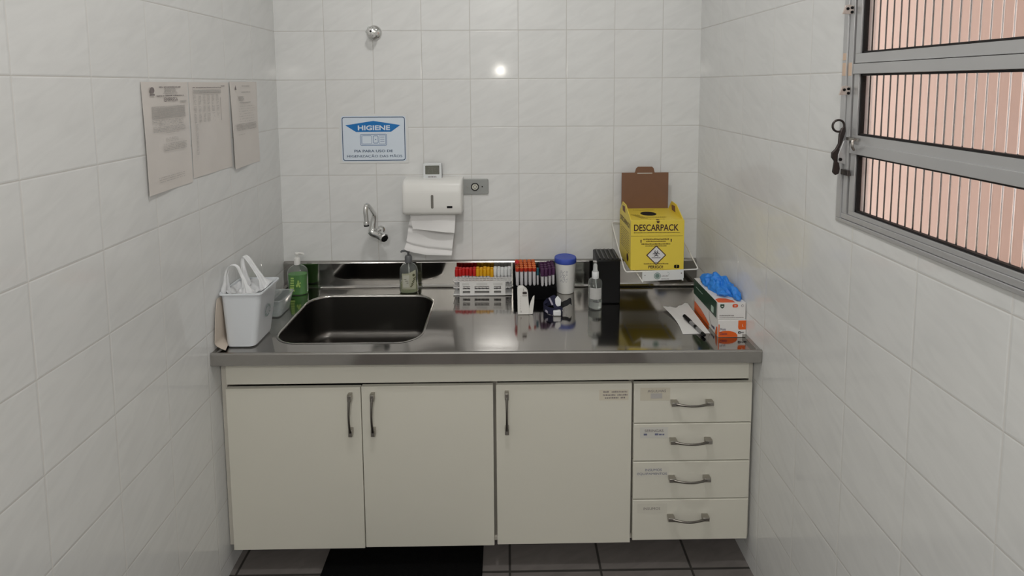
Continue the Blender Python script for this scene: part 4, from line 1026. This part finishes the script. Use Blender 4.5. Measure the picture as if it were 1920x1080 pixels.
# ------------------------------------------------------------------ tape dispenser box
tx, ty = 0.208, -0.283; tz2 = ZS(tx) + 0.0005
tp = thing('tape_dispenser', (tx, ty, tz2), 'small upright white card dispenser with a dark slot and an open side flap', 'dispenser')
m_card = mat('white_card', (0.76, 0.745, 0.715, 1), 0.6)
q = MB()
q.prism([(0.186, 0), (0.229, 0), (0.230, 0.010), (0.2245, 0.085), (0.220, 0.094), (0.206, 0.105), (0.190, 0.1045), (0.185, 0.098)], (0, -0.296, tz2), UX, UZ, (0, 0.024, 0))
q.build('box_body', m_card, tp, bevel=0.002)
q = MB(); q.prism([(0.2275, 0.001), (0.2420, 0.001), (0.2475, 0.045), (0.2490, 0.073), (0.2440, 0.070), (0.2360, 0.052), (0.2300, 0.032)], (0, -0.2935, tz2), UX, UZ, (0, 0.0012, 0))
if 0: q.sheet(lambda u, v: (0.226 + 0.030 * v ** 1.5 + 0.002 * math.sin(u * 3), -0.296 + 0.020 * u - 0.004 * v, tz2 + 0.004 + 0.066 * v + 0.012 * v * (1 - abs(u - 0.4))), 8, 14, 0.001)
q.build('side_flap', m_card, tp, smooth=60)
q = MB(); q.prism(rrect(0.016, 0.009, 0.002, 3, 0.2125, tz2 + 0.084), (0, -0.2970, 0), UX, UZ, (0, 0.003, 0)); q.build('cutter_slot', m_bronze, tp)
q = MB(); q.rect((0.208, -0.2965, tz2 + 0.0965), UX, UZ, 0.003, 0.010, 0.0006)
q.rect((0.2125, -0.2965, tz2 + 0.074), UX, UZ, 0.017, 0.006, 0.0006)
for k in range(9): q.rect((0.198 - 0.0002 * k, -0.2965, tz2 + 0.070 - 0.0065 * k), UX, UZ, 0.0022, 0.0022, 0.0006)
q.rect((0.1985, -0.2965, tz2 + 0.012), UX, UZ, 0.004, 0.007, 0.0006)
q.build('print', m_inkl, tp, smooth=0)

# ------------------------------------------------------------------ tourniquet
qx, qy = 0.330, -0.262; qz = ZS(qx) + 0.0008
tq = thing('tourniquet', (qx, qy, qz), 'folded navy blue elastic tourniquet with white buckle on the counter', 'tourniquet')
m_navy = mat('navy_elastic', (0.012, 0.013, 0.045, 1), 0.75, bump=0.5, bscale=900)
def strap(path, width, wdir, name, m_, n=6, th=0.0018):
    P = smooth_path(path, n); k = len(P); wd = Vector(wdir).normalized(); mb = MB()
    def fn(u, v):
        i = min(int(round(u * (k - 1))), k - 1); return P[i] + wd * (v - 0.5) * width
    mb.sheet(fn, k - 1, 3, th); return mb.build(name, m_, tq, smooth=60)
strap([(0.352, -0.292, qz + 0.014), (0.322, -0.304, qz + 0.014), (0.293, -0.286, qz + 0.015), (0.285, -0.255, qz + 0.015), (0.300, -0.226, qz + 0.016), (0.330, -0.222, qz + 0.017),
       (0.350, -0.236, qz + 0.017), (0.358, -0.262, qz + 0.016)], 0.026, (0, 0, 1), 'strap_loop', m_navy)
strap([(0.296, -0.262, qz + 0.030), (0.306, -0.250, qz + 0.044), (0.318, -0.258, qz + 0.052), (0.326, -0.276, qz + 0.044), (0.334, -0.292, qz + 0.026), (0.346, -0.296, qz + 0.014)], 0.026, (0.75, 0.45, 0.2), 'strap_fold', m_navy)
strap([(0.346, -0.280, qz + 0.022), (0.358, -0.268, qz + 0.026), (0.374, -0.262, qz + 0.030), (0.386, -0.258, qz + 0.036), (0.391, -0.256, qz + 0.030)], 0.022, (0.0, 0.5, 0.85), 'strap_end', mat('black_elastic', (0.008, 0.008, 0.010, 1), 0.8))
q = MB(); q.box(0.318, 0.347, -0.312, -0.296, qz, qz + 0.020); q.build('buckle', m_white2, tq, bevel=0.004, seg=3)
q = MB(); q.prism([(0.0, 0.0), (0.015, 0.004), (0.017, 0.026), (0.004, 0.040), (-0.006, 0.028), (-0.005, 0.012)], (0.333, -0.288, qz + 0.026), (1, 0, 0), (0, 0.35, 0.94), (0, -0.004, 0.001))
q.build('release_tab', m_white2, tq, bevel=0.0015)
q = MB(); q.prism([(0.0, 0.0), (0.006, 0.002), (-0.006, 0.028), (-0.012, 0.026)], (0.314, -0.290, qz + 0.034), (1, 0, 0), (0, 0.2, 0.97), (0, -0.002, 0))
q.build('woven_tag', mat('tag_lilac', (0.40, 0.38, 0.46, 1), 0.6), tq)
q = MB(); q.prism([(0.0, 0.0), (0.012, -0.006), (0.011, 0.004), (0.002, 0.007)], (0.2885, -0.300, qz + 0.014), (0.75, -0.5, 0), (0, 0, 1), (0.001, -0.001, 0)); q.build('strap_print', mat('tag_lilac', (0.4, 0.38, 0.46, 1), 0.6), tq)

# ------------------------------------------------------------------ yellow sharps box
YB0, YB1 = -0.250, -0.050; bxl, bxr = 0.618, 0.8215; z0, z1 = 0.927, 1.120
m_y = mat('yellow_card', (0.80, 0.62, 0.075, 1), 0.42, var=0.02); m_brown = mat('brown_card', (0.205, 0.105, 0.062, 1), 0.75, var=0.05, vscale=30)
m_maroon = mat('maroon_ink', (0.045, 0.012, 0.020, 1), 0.5); m_oliveink = mat('olive_brown_ink', (0.12, 0.07, 0.02, 1), 0.5)
shb = thing('sharps_box', (0.72, -0.15, z0), 'yellow card sharps disposal box with open brown lid, sitting in the wire holder', 'box')
q = MB(); q.box(bxl, bxr, YB0, YB1, z0, z1)
q.build('carton', m_y, shb, bevel=0.0012)
MB().lathe([(0.031, 0.0), (0.031, 0.0009), (0, 0.0009)], (0.7115, -0.145, z1), 40).build('drop_hole', mat('hole_black', (0.006, 0.005, 0.004, 1), 0.9), shb)
q = MB(); q.box(0.6245, 0.8185, -0.0500, -0.0470, z1 - 0.004, 1.2700)
q.prism([(0.679, 1.2700), (0.761, 1.2700), (0.7565, 1.288), (0.7500, 1.2945), (0.692, 1.2945), (0.684, 1.288)], (0, -0.050, 0), UX, UZ, (0, 0.003, 0))
lid = q.build('brown_lid', m_brown, shb, bevel=0.0006)
MB().box(0.689, 0.751, -0.0508, -0.0466, 1.2660, 1.2690).build('tab_slot', mat('slot_light', (0.62, 0.60, 0.55, 1), 0.8), lid)
for side, xx in (('l', bxl + 0.0005), ('r', bxr - 0.0035)):
    q = MB(); poly_ = [(YB0 + 0.002, z1 - 0.003), (YB1 - 0.004, z1 - 0.003), (-0.085, 1.150), (-0.098, 1.1600), (-0.155, 1.1600), (-0.172, 1.152)]
    lean = -0.004 if side == 'l' else 0.0
    q.prism(poly_, (xx, 0, 0), (0, 1, 0), (0, 0, 1), (0.003, 0, 0)); fl_ = q.build('side_flap', m_y, shb, bevel=0.0005)
    q = MB(); q.prism([(-0.150, 1.126), (-0.105, 1.126), (-0.100, 1.146), (-0.143, 1.150)], (xx - 0.0006, 0, 0), (0, 1, 0), (0, 0, 1), (0.0042, 0, 0)); q.build('grip_hole', m_brown, fl_)
Yf = YB0; cxb = 0.7185
pr = MB(); pr.text('DESCARPACK', (0.7145, Yf, 1.0925), UX, UZ, 0.170, 0.0255, 0.018); pr.build('title_lettering', m_maroon, shb, smooth=0)
pr = MB()
pr.dashes((0.717, Yf, 1.0715), UX, UZ, 0.176, 0.0028, 2, 1.0); pr.dashes((0.717, Yf, 1.0595), UX, UZ, 0.198, 0.0016, 6, 1.0, minw=0.8, maxw=2.0)
pr.dashes((0.714, Yf, 1.0450), UX, UZ, 0.098, 0.0055, 3, 1.0, minw=0.4, maxw=0.8); pr.dashes((0.714, Yf, 1.0375), UX, UZ, 0.076, 0.0045, 4, 1.0, minw=0.4, maxw=0.8)
pr.dashes((0.714, Yf, 1.0265), UX, UZ, 0.110, 0.0055, 5, 1.0, minw=0.4, maxw=0.8); pr.dashes((0.714, Yf, 1.0195), UX, UZ, 0.080, 0.0045, 7, 1.0, minw=0.4, maxw=0.8)
pr.build('small_print', m_oliveink, shb, smooth=0)
pr = MB(); pr.dashes((0.716, Yf, 0.9500), UX, UZ, 0.094, 0.0045, 8, 1.0, minw=0.4, maxw=0.9); pr.build('hazard_print', m_oliveink, shb, smooth=0)
pr = MB(); pr.text('PERIGO!', (0.7145, Yf, 0.9395), UX, UZ, 0.056, 0.0120, 0.022)
for xx, zz in ((0.657, 1.040), (0.772, 1.043)):
    pr.poly([(-0.0032, 0.002), (0, 0.0065), (0.0032, 0.002)], (xx, Yf, zz), UX, UZ); pr.rect((xx, Yf, zz - 0.002), UX, UZ, 0.0036, 0.008)
pr.build('warning_lettering', m_maroon, shb, smooth=0)
pr = MB(); pr.mi = 0; pr.prism(rrect(0.0200, 0.0130, 0.004, 4, 0.7945, 0.9405), (0, Yf - 0.0006, 0), UX, UZ, (0, 0.0004, 0))
pr.mi = 1; pr.text('7', (0.7945, Yf - 0.0006, 0.9405), UX, UZ, 0.0045, 0.0085, 0.02); pr.build('size_mark', [m_black, m_y], shb, smooth=0)
# hazard diamond with the biohazard sign
D = 0.0385; cc = Vector((0.7155, Yf, 0.9855))
pr = MB(); pr.mi = 0; pr.poly([(D, 0), (0, D), (-D, 0), (0, -D)], cc, UX, UZ, 0.0005)
pr.mi = 1; e = D - 0.0052; pr.poly([(e, 0), (0, e), (-e, 0), (0, -e)], cc, UX, UZ, 0.0009)
dm = pr.build('hazard_diamond', [mat('diamond_border', (0.07, 0.03, 0.02, 1), 0.5), mat('diamond_white', (0.74, 0.73, 0.72, 1), 0.45)], shb, smooth=0)
pr = MB(); bc = cc + Vector((0, -0.0009, 0.0065))
for k in range(3):
    a = math.radians(90 + 120 * k); o = bc + Vector((math.cos(a) * 0.0062, 0, math.sin(a) * 0.0062))
    pr.ring(o, UX, UZ, 0.0040, 0.0066, math.degrees(a) - 142, math.degrees(a) + 142, 28, lift=0.0005) if False else \
        pr.ring(o + Vector((math.cos(a) * 0.0012, 0, math.sin(a) * 0.0012)), UX, UZ, 0.0046, 0.0070, math.degrees(a) + 38, math.degrees(a) + 322, 30, lift=0.0005)
pr.ring(bc, UX, UZ, 0.0058, 0.0074, 0, 360, 36, lift=0.0006); pr.ring(bc, UX, UZ, 0.0, 0.0018, 0, 360, 12, lift=0.0007)
pr.build('biohazard_sign', m_inkd, dm, smooth=0)
pr = MB(); pr.dashes(cc + Vector((0, -0.0009, -0.0110)), UX, UZ, 0.034, 0.0036, 9, 1.0, minw=0.4, maxw=0.7); pr.dashes(cc + Vector((0, -0.0009, -0.0285)), UX, UZ, 0.008, 0.003, 11, 1.0)
pr.build('diamond_print', m_inkd, dm, smooth=0)
# print on the top face and left side
pr = MB(); pr.mi = 0
pr.dashes((0.709, -0.085, z1), UX, (0, 1, 0), 0.085, 0.006, 12, 1.0, 0.0008, 0.4, 0.9)
pr.dashes((0.728, -0.205, z1), UX, (0, 1, 0), 0.075, 0.007, 13, 1.0, 0.0008, 0.4, 0.9)
for k in range(4): pr.dashes((0.653 + 0.007 * k, -0.190, z1), (0.35, -0.9, 0), (0.9, 0.35, 0), 0.075, 0.003, 14 + k, 0.95, 0.0008)
pr.mi = 1
pr.poly([(-0.0065, 0.004), (0.0065, 0.004), (0.004, -0.003), (-0.004, -0.003)], (0.721, Yf, 1.1135), UX, UZ, 0.0008)
pr.ring((0.721, -0.243, z1), UX, (0, 1, 0), 0, 0.007, n=14, lift=0.0009)
pr.poly([(-0.002, 0.003), (0.002, 0.003), (0, -0.004)], (0.697, -0.235, z1), UX, (0, 1, 0), 0.0008); pr.poly([(-0.002, 0.003), (0.002, 0.003), (0, -0.004)], (0.748, -0.233, z1), UX, (0, 1, 0), 0.0008)
pr.build('top_print', [m_oliveink, m_maroon], shb, smooth=0)
pr = MB(); Ul = (0, -1, 0)
pr.mi = 1; pr.text('DESCARPACK', (bxl, -0.150, 1.0925), Ul, UZ, 0.165, 0.020, 0.018)
pr.mi = 0
for k in range(9): pr.dashes((bxl, -0.150, 1.060 - 0.0095 * k), Ul, UZ, 0.15, 0.003, 30 + k, 0.9)
pr.mi = 1; pr.ring((bxl, -0.200, 0.962), Ul, UZ, 0, 0.016, n=24); pr.build('side_print', [m_oliveink, m_maroon], shb, smooth=0)

# wire holder screwed to the wall
wh = thing('wire_box_holder', (0.72, -0.15, 0.92), 'white wire holder with a small printed plate carrying the yellow box', 'holder')
m_wire = mat('white_wire', (0.78, 0.77, 0.74, 1), 0.35)
r_ = 0.0024
q = MB(); yb = -0.2565
q.tube([(0.629, -0.006, 1.050), (0.600, -0.008, 1.051), (0.593, -0.012, 1.049), (0.5945, -0.060, 1.018), (0.596, -0.240, 0.931), (0.599, -0.254, 0.925), (0.604, yb, 0.9235), (0.700, yb, 0.925), (0.866, yb, 0.931),
        (0.8735, -0.254, 0.932), (0.8755, -0.245, 0.936), (0.864, -0.120, 0.998), (0.852, -0.012, 1.050), (0.846, -0.006, 1.052), (0.815, -0.006, 1.052)], r_, 10)
q.build('side_wire', m_wire, wh, smooth=60)
q = MB(); q.tube([(0.662, -0.2610, 0.886), (0.640, -0.225, 0.9215), (0.640, -0.030, 0.9215), (0.640, -0.006, 0.935)], r_, 8)
q.tube([(0.8165, -0.2610, 0.890), (0.800, -0.225, 0.9215), (0.800, -0.030, 0.9215), (0.800, -0.006, 0.935)], r_, 8)
q.tube([(0.612, -0.090, 0.9218), (0.828, -0.090, 0.9218)], r_, 8); q.build('base_wire', m_wire, wh, smooth=60)
q = MB(); q.prism([(0.6610, 0.9250), (0.8180, 0.9330), (0.8190, 0.9010), (0.8130, 0.8880), (0.8110, 0.8930), (0.6660, 0.8880), (0.6610, 0.8810)], (0, -0.2615, 0), UX, UZ, (0, 0.0018, 0))
pt = q.build('name_plate', mat('plate_white', (0.72, 0.73, 0.72, 1), 0.35), wh, bevel=0.0004)
q = MB(); o = (0.718, -0.2615, 0.9085); q.mi = 0; q.ring(o, UX, UZ, 0.0, 0.0085, n=28); q.mi = 1; q.ring(o, UX, UZ, 0.0100, 0.0132, n=32)
q.ring((0.7575, -0.2615, 0.9165), UX, UZ, 0.0050, 0.0062, -90, 120, 20)
q.mi = 2; q.dashes((0.747, -0.2615, 0.9060), UX, UZ, 0.026, 0.0042, 4, 1.0, minw=0.4, maxw=0.8); q.dashes((0.748, -0.2615, 0.8955), UX, UZ, 0.030, 0.0022, 5, 1.0)
q.ring((0.671, -0.2615, 0.9105), UX, UZ, 0, 0.0022, n=10); q.ring((0.8095, -0.2615, 0.9185), UX, UZ, 0, 0.0026, n=10)
q.build('plate_print', [mat('sage_green', (0.17, 0.25, 0.22, 1), 0.5), mat('sage_green_light', (0.28, 0.36, 0.33, 1), 0.5), m_ink], pt, smooth=0)

# ------------------------------------------------------------------ glove boxes
m_gw = mat('glove_box_white', (0.76, 0.745, 0.73, 1), 0.4); m_gg = mat('glove_box_green', rgb(10, 58, 40), 0.35)
m_go = mat('glove_box_orange', rgb(226, 100, 34), 0.4); m_gnavy = mat('print_navy', rgb(40, 34, 90), 0.5)
def gbox(name, z0, z1, xl, xr, yf, yb, label):
    t = thing(name, ((xl + xr) / 2, (yf + yb) / 2, z0), label, 'box', None)
    MB().box(xl, xr, yf, yb, z0, z1).build('carton', m_gw, t, bevel=0.0010); return t
GZ = ZS(0.91) + 0.0006
GL, GR, GF, GB = 0.8650, 0.9600, -0.484, -0.252
lo = gbox('glove_box', GZ, GZ + 0.0600, GL, GR, GF, GB, 'white and orange glove box, lower of the two stacked by the right wall')
q = MB(); G = (GL, GF, GZ)
def R2(mb, pts, lift=0.0006): mb.poly(pts, (GL, GF, GZ), UX, UZ, lift)
q.mi = 0
R2(q, [(0.068, 0.059), (0.094, 0.059), (0.094, 0.027), (0.070, 0.027), (0.0675, 0.034)])
arc = [(0.0, 0.0008)] + [(0.0, 0.024)] + [(0.032 + 0.036 * math.sin(a) - 0.0, 0.0 + 0.026 * math.cos(a)) for a in [math.radians(d_) for d_ in range(-60, 91, 15)]]
R2(q, [(0.0005, 0.001), (0.066, 0.001), (0.0655, 0.008), (0.060, 0.015), (0.050, 0.020), (0.038, 0.0225), (0.022, 0.023), (0.0005, 0.019)], 0.0006)
R2(q, [(0.0005, 0.019), (0.004, 0.020), (0.004, 0.045), (0.0005, 0.046)], 0.0006)
q.mi = 1
q.text('Multi', (GL + 0.016, GF, GZ + 0.0285), UX, UZ, 0.019, 0.0078, 0.0, lift=0.0012); q.text('Classic', (GL + 0.018, GF, GZ + 0.0135), UX, UZ, 0.026, 0.0090, 0.0, lift=0.0014)
q.mi = 2; q.prism(rrect(0.0085, 0.0085, 0.002, 3, GL + 0.0725, GZ + 0.0165), (0, GF - 0.0010, 0), UX, UZ, (0, 0.0005, 0))
q.dashes((GL + 0.083, GF, GZ + 0.0145), UX, UZ, 0.009, 0.005, 3, 1.0, 0.0010, 0.3, 0.6)
q.mi = 3; q.text('S', (GL + 0.0725, GF - 0.001, GZ + 0.0165), UX, UZ, 0.0035, 0.0055, 0.02, lift=0.0006); q.text('L', (GL + 0.083, GF, GZ + 0.042), UX, UZ, 0.004, 0.008, 0.02, lift=0.0012)
q.build('front_print', [m_go, m_gnavy, m_black, m_gw], lo, smooth=0)
q = MB(); Ul = (0, -1, 0); W2 = GB - GF
def L2(mb, pts, lift=0.0006): mb.poly(pts, (GL, GB, GZ), Ul, UZ, lift)
q.mi = 0; L2(q, [(0.002, 0.001), (0.150, 0.001), (0.152, 0.010), (0.120, 0.020), (0.070, 0.030), (0.002, 0.034)]); L2(q, [(0.206, 0.002), (0.2255, 0.002), (0.2255, 0.034), (0.214, 0.030)])
q.mi = 1; q.dashes((GL, GB - 0.188, GZ + 0.012), Ul, UZ, 0.024, 0.010, 4, 1.0, 0.0010, 0.4, 0.9)
q.mi = 2; q.ring((GL, GB - 0.185, GZ + 0.048), Ul, UZ, 0.0330, 0.0345, 150, 262, 24, lift=0.001)
q.build('side_print', [m_go, m_gnavy, mat('mauve_line', (0.22, 0.12, 0.14, 1), 0.5)], lo, smooth=0)
UZ0 = GZ + 0.0607; UT = 0.0590
up = gbox('glove_box', UZ0, UZ0 + UT, GL - 0.0015, GR - 0.0015, GF + 0.003, GB + 0.006, 'white and green glove box on top of the orange one, blue glove on it')
q = MB(); GL2, GF2, GB2 = GL - 0.0015, GF + 0.003, GB + 0.006
q.mi = 0; q.poly([(0.001, 0.001), (0.224, 0.001), (0.224, UT - 0.001), (0.001, UT - 0.001)], (GL2, GB2, UZ0), Ul, UZ, 0.0005)
q.mi = 1; q.dashes((GL2, GB2 - 0.060, UZ0 + 0.032), Ul, UZ, 0.07, 0.004, 5, 1, 0.0009); q.prism(rrect(0.022, 0.022, 0.003, 3, 0, 0), (GL2 - 0.0012, GB2 - 0.188, UZ0 + 0.018), Ul, UZ, (0.0006, 0, 0))
q.build('side_print', [m_gg, mat('pale_green', (0.45, 0.58, 0.50, 1), 0.5)], up, smooth=0)
q = MB(); A = lambda a, b_: (GL2 + a, GF2, UZ0 + b_)
q.mi = 0; q.poly([(-0.007, 0.008), (0.007, 0.008), (0.007, 0), (0.004, -0.005), (0, -0.007), (-0.004, -0.005), (-0.007, 0)], A(0.0145, 0.046), UX, UZ)
q.mi = 1; q.prism(rrect(0.019, 0.0115, 0.005, 4, GL2 + 0.0585, UZ0 + 0.0485), (0, GF2 - 0.0006, 0), UX, UZ, (0, 0.0004, 0))
q.mi = 2; q.text('M', A(0.0145, 0.0470), UX, UZ, 0.006, 0.006, 0.02, lift=0.001); q.text('M', (GL2 + 0.0585, GF2 - 0.0006, UZ0 + 0.0485), UX, UZ, 0.006, 0.0055, 0.02, lift=0.0006)
q.mi = 3; q.dashes(A(0.0310, 0.0125), UX, UZ, 0.050, 0.0045, 6, 1.0, minw=0.4, maxw=0.8); q.dashes(A(0.047, 0.0060), UX, UZ, 0.082, 0.0020, 7, 1.0)
q.ring(A(0.083, 0.0485), UX, UZ, 0.0030, 0.0042, n=16)
q.build('front_print', [m_gg, mat('print_orange_red', rgb(224, 84, 38), 0.45), m_gw, m_ink], up, smooth=0)
q = MB(); q.mi = 0; q.poly([(0.001, 0.004), (0.015, 0.001), (0.060, 0.002), (0.058, 0.020), (0.040, 0.036), (0.018, 0.040), (0.002, 0.030)], (GL2, GF2, UZ0 + UT), UX, (0, 1, 0), 0.0005)
q.mi = 1
for k in range(5): q.rect((GL2 + 0.014 + 0.0068 * k, GB2 - 0.052, UZ0 + UT), UX, (0, 1, 0), 0.0042, 0.032, 0.0006)
q.build('top_print', [m_go, m_ink], up, smooth=0)

# crumpled blue glove on the top box
m_glove = mat('blue_nitrile', rgb(44, 132, 224), 0.42, sub=0.08, bump=0.15, bscale=300)
gz0 = UZ0 + UT + 0.0008
gl = MB(); NU, NV = 64, 44
def outline_r(a):
    return 1.0 + 0.10 * math.sin(3 * a + 0.6) + 0.08 * math.sin(5 * a + 2.1) + 0.05 * math.sin(9 * a)
def gp(a, t):
    """polar heap, slanting from the back left to the front right of the box"""
    R_ = outline_r(a); lx = math.cos(a) * R_ * t; ly = math.sin(a) * R_ * t
    ex, ey = lx * 0.086, ly * 0.036
    c_, s_ = math.cos(math.radians(-66)), math.sin(math.radians(-66))
    x = 0.920 + ex * c_ - ey * s_; y = -0.372 + ex * s_ + ey * c_
    ridge = 1 - abs(noise.noise(Vector((x * 30 + 3, y * 22, 0.5)))) * 2.0
    r2 = 1 - abs(noise.noise(Vector((x * 75, y * 60, 4.5)))) * 2.0
    base = max(0, 1 - t ** 2.4) ** 0.6
    h = base * (0.020 + 0.020 * ridge + 0.006 * r2) * (1.0 + 0.35 * math.exp(-((lx + 0.45) / 0.4) ** 2))
    return (min(x, 0.9560), y, gz0 + max(0, h))
V = [gp(0, 0)]
for i in range(1, NV + 1):
    for j in range(NU): V.append(gp(2 * math.pi * j / NU, i / NV))
F_ = [(0, 1 + j, 1 + (j + 1) % NU) for j in range(NU)]
for i in range(NV - 1):
    for j in range(NU): F_.append((1 + i * NU + j, 1 + (i + 1) * NU + j, 1 + (i + 1) * NU + (j + 1) % NU, 1 + i * NU + (j + 1) % NU))
F_.append([1 + (NV - 1) * NU + j for j in range(NU)][::-1])
gl.add(V, F_)
# finger ends and rolled cuff folded over the heap
gl.tube(smooth_path([(0.925, -0.395, gz0 + 0.022), (0.936, -0.425, gz0 + 0.022), (0.944, -0.450, gz0 + 0.012), (0.938, -0.462, gz0 + 0.008), (0.926, -0.458, gz0 + 0.008)], 6), [0.012] * 14 + [0.010] * 8 + [0.008, 0.006, 0.003], 12)
gl.tube(smooth_path([(0.905, -0.375, gz0 + 0.028), (0.898, -0.405, gz0 + 0.018), (0.900, -0.428, gz0 + 0.010), (0.912, -0.438, gz0 + 0.009)], 6), [0.011] * 12 + [0.009] * 4 + [0.007, 0.005, 0.003], 12)
gl.tube(smooth_path([(0.902, -0.335, gz0 + 0.030), (0.888, -0.318, gz0 + 0.026), (0.878, -0.300, gz0 + 0.018), (0.872, -0.292, gz0 + 0.010)], 6), [0.012] * 10 + [0.011] * 6 + [0.008, 0.006, 0.003], 12)
gl.tube(smooth_path([(0.915, -0.330, gz0 + 0.034), (0.925, -0.352, gz0 + 0.040), (0.934, -0.380, gz0 + 0.034), (0.946, -0.405, gz0 + 0.020)], 6), [0.009] * 12 + [0.008] * 4 + [0.006, 0.005, 0.003], 12)
gv = [Vector(p) for p in gl.v]
gl.v = []
for p in gv:
    a_ = max(0.0, min(1.0, (p.z - gz0) / 0.010))
    n1 = noise.noise_vector(p * 42.0) * 0.0085; n2 = noise.noise_vector(p * 110.0 + Vector((3, 1, 2))) * 0.0016
    q_ = p + (n1 + n2) * a_
    gl.v.append((min(q_.x, 0.9560), q_.y, max(q_.z, gz0)))
glo = gl.build('nitrile_glove', m_glove, loc=(0.920, -0.372, gz0), smooth=80)
rm = glo.modifiers.new('skin', 'REMESH'); rm.mode = 'VOXEL'; rm.voxel_size = 0.0017; rm.use_smooth_shade = True
tx_ = bpy.data.textures.new('crease', 'CLOUDS'); tx_.noise_scale = 0.026; tx_.noise_type = 'HARD_NOISE'; tx_.noise_depth = 0
dm_ = glo.modifiers.new('creases', 'DISPLACE'); dm_.texture = tx_; dm_.texture_coords = 'LOCAL'; dm_.strength = -0.0080; dm_.mid_level = 0.28
sm_ = glo.modifiers.new('soften', 'SMOOTH'); sm_.factor = 0.5; sm_.iterations = 3
tag(glo, 'crumpled bright blue nitrile glove lying on the top glove box', 'glove')

# ------------------------------------------------------------------ paper towel sheet and marker pen
def sheet_fn(u, v):
    # corners: back-left, back-right, front-right, front-left
    a, b_, c_, d_ = Vector((0.744, -0.258)), Vector((0.856, -0.205)), Vector((0.848, -0.456)), Vector((0.752, -0.462))
    p = (a * (1 - u) + b_ * u) * (1 - v) + (d_ * (1 - u) + c_ * u) * v
    p.x += 0.012 * math.sin(v * math.pi) * (1 - u); p.y += (0.007 * math.sin(u * 9) + 0.004 * math.sin(u * 21 + 1)) * (1 - v)
    lift = 0.010 * max(0, 1 - u * 3) * (1 - v) ** 2 + 0.0022 * (1 + math.sin(u * 9 + v * 4)) * (1 - 0.8 * math.exp(-((u - 0.6) / 0.15) ** 2 * 0)) * 0.35 * (1 - v * 0.6)
    return (p.x, p.y, ZS(p.x) + 0.0010 + lift)
q = MB(); q.sheet(lambda u, v: sheet_fn(u, 1 - v), 24, 30, 0.0007)
q.sheet(lambda u, v: tuple(Vector(sheet_fn(u * 0.9, 1 - v * 0.96)) + Vector((-0.004, -0.012 * v, 0.0012))), 20, 20, 0.0006) if False else None
tag(q.build('paper_sheet', m_paper, loc=(0.79, -0.33, ZS(0.79)), smooth=60), 'white paper towel sheet with a wavy edge lying flat on the counter under the pen', 'paper')
pa, pb = Vector((0.797, -0.340, ZS(0.797) + 0.0125)), Vector((0.8185, -0.485, ZS(0.8185) + 0.0075))
d = (pb - pa).normalized(); Lp = (pb - pa).length
pen = thing('marker_pen', tuple((pa + pb) / 2 - Vector((0, 0, 0.006))), 'black-capped grey marker pen lying across the paper sheet', 'pen')
MB().lathe([(0.0055, 0.0), (0.0068, 0.001), (0.0068, 0.004), (0.0073, 0.048), (0.0070, 0.049)], pa, 18, axis=d).build('pen_cap', m_black, pen)
bpn = MB(); bpn.lathe([(0.0060, 0.047), (0.0060, Lp - 0.014)], pa, 18, axis=d); body = bpn.build('barrel', mat('pen_grey', (0.24, 0.235, 0.24, 1), 0.3, var=0.2, vscale=60), pen)
MB().lathe([(0.0062, 0.080), (0.0062, 0.094)], pa, 18, axis=d).build('dark_band', m_black, body)
MB().lathe([(0.0062, Lp - 0.016), (0.0062, Lp - 0.002), (0.0045, Lp)], pa, 18, axis=d).build('end_plug', m_black, pen)
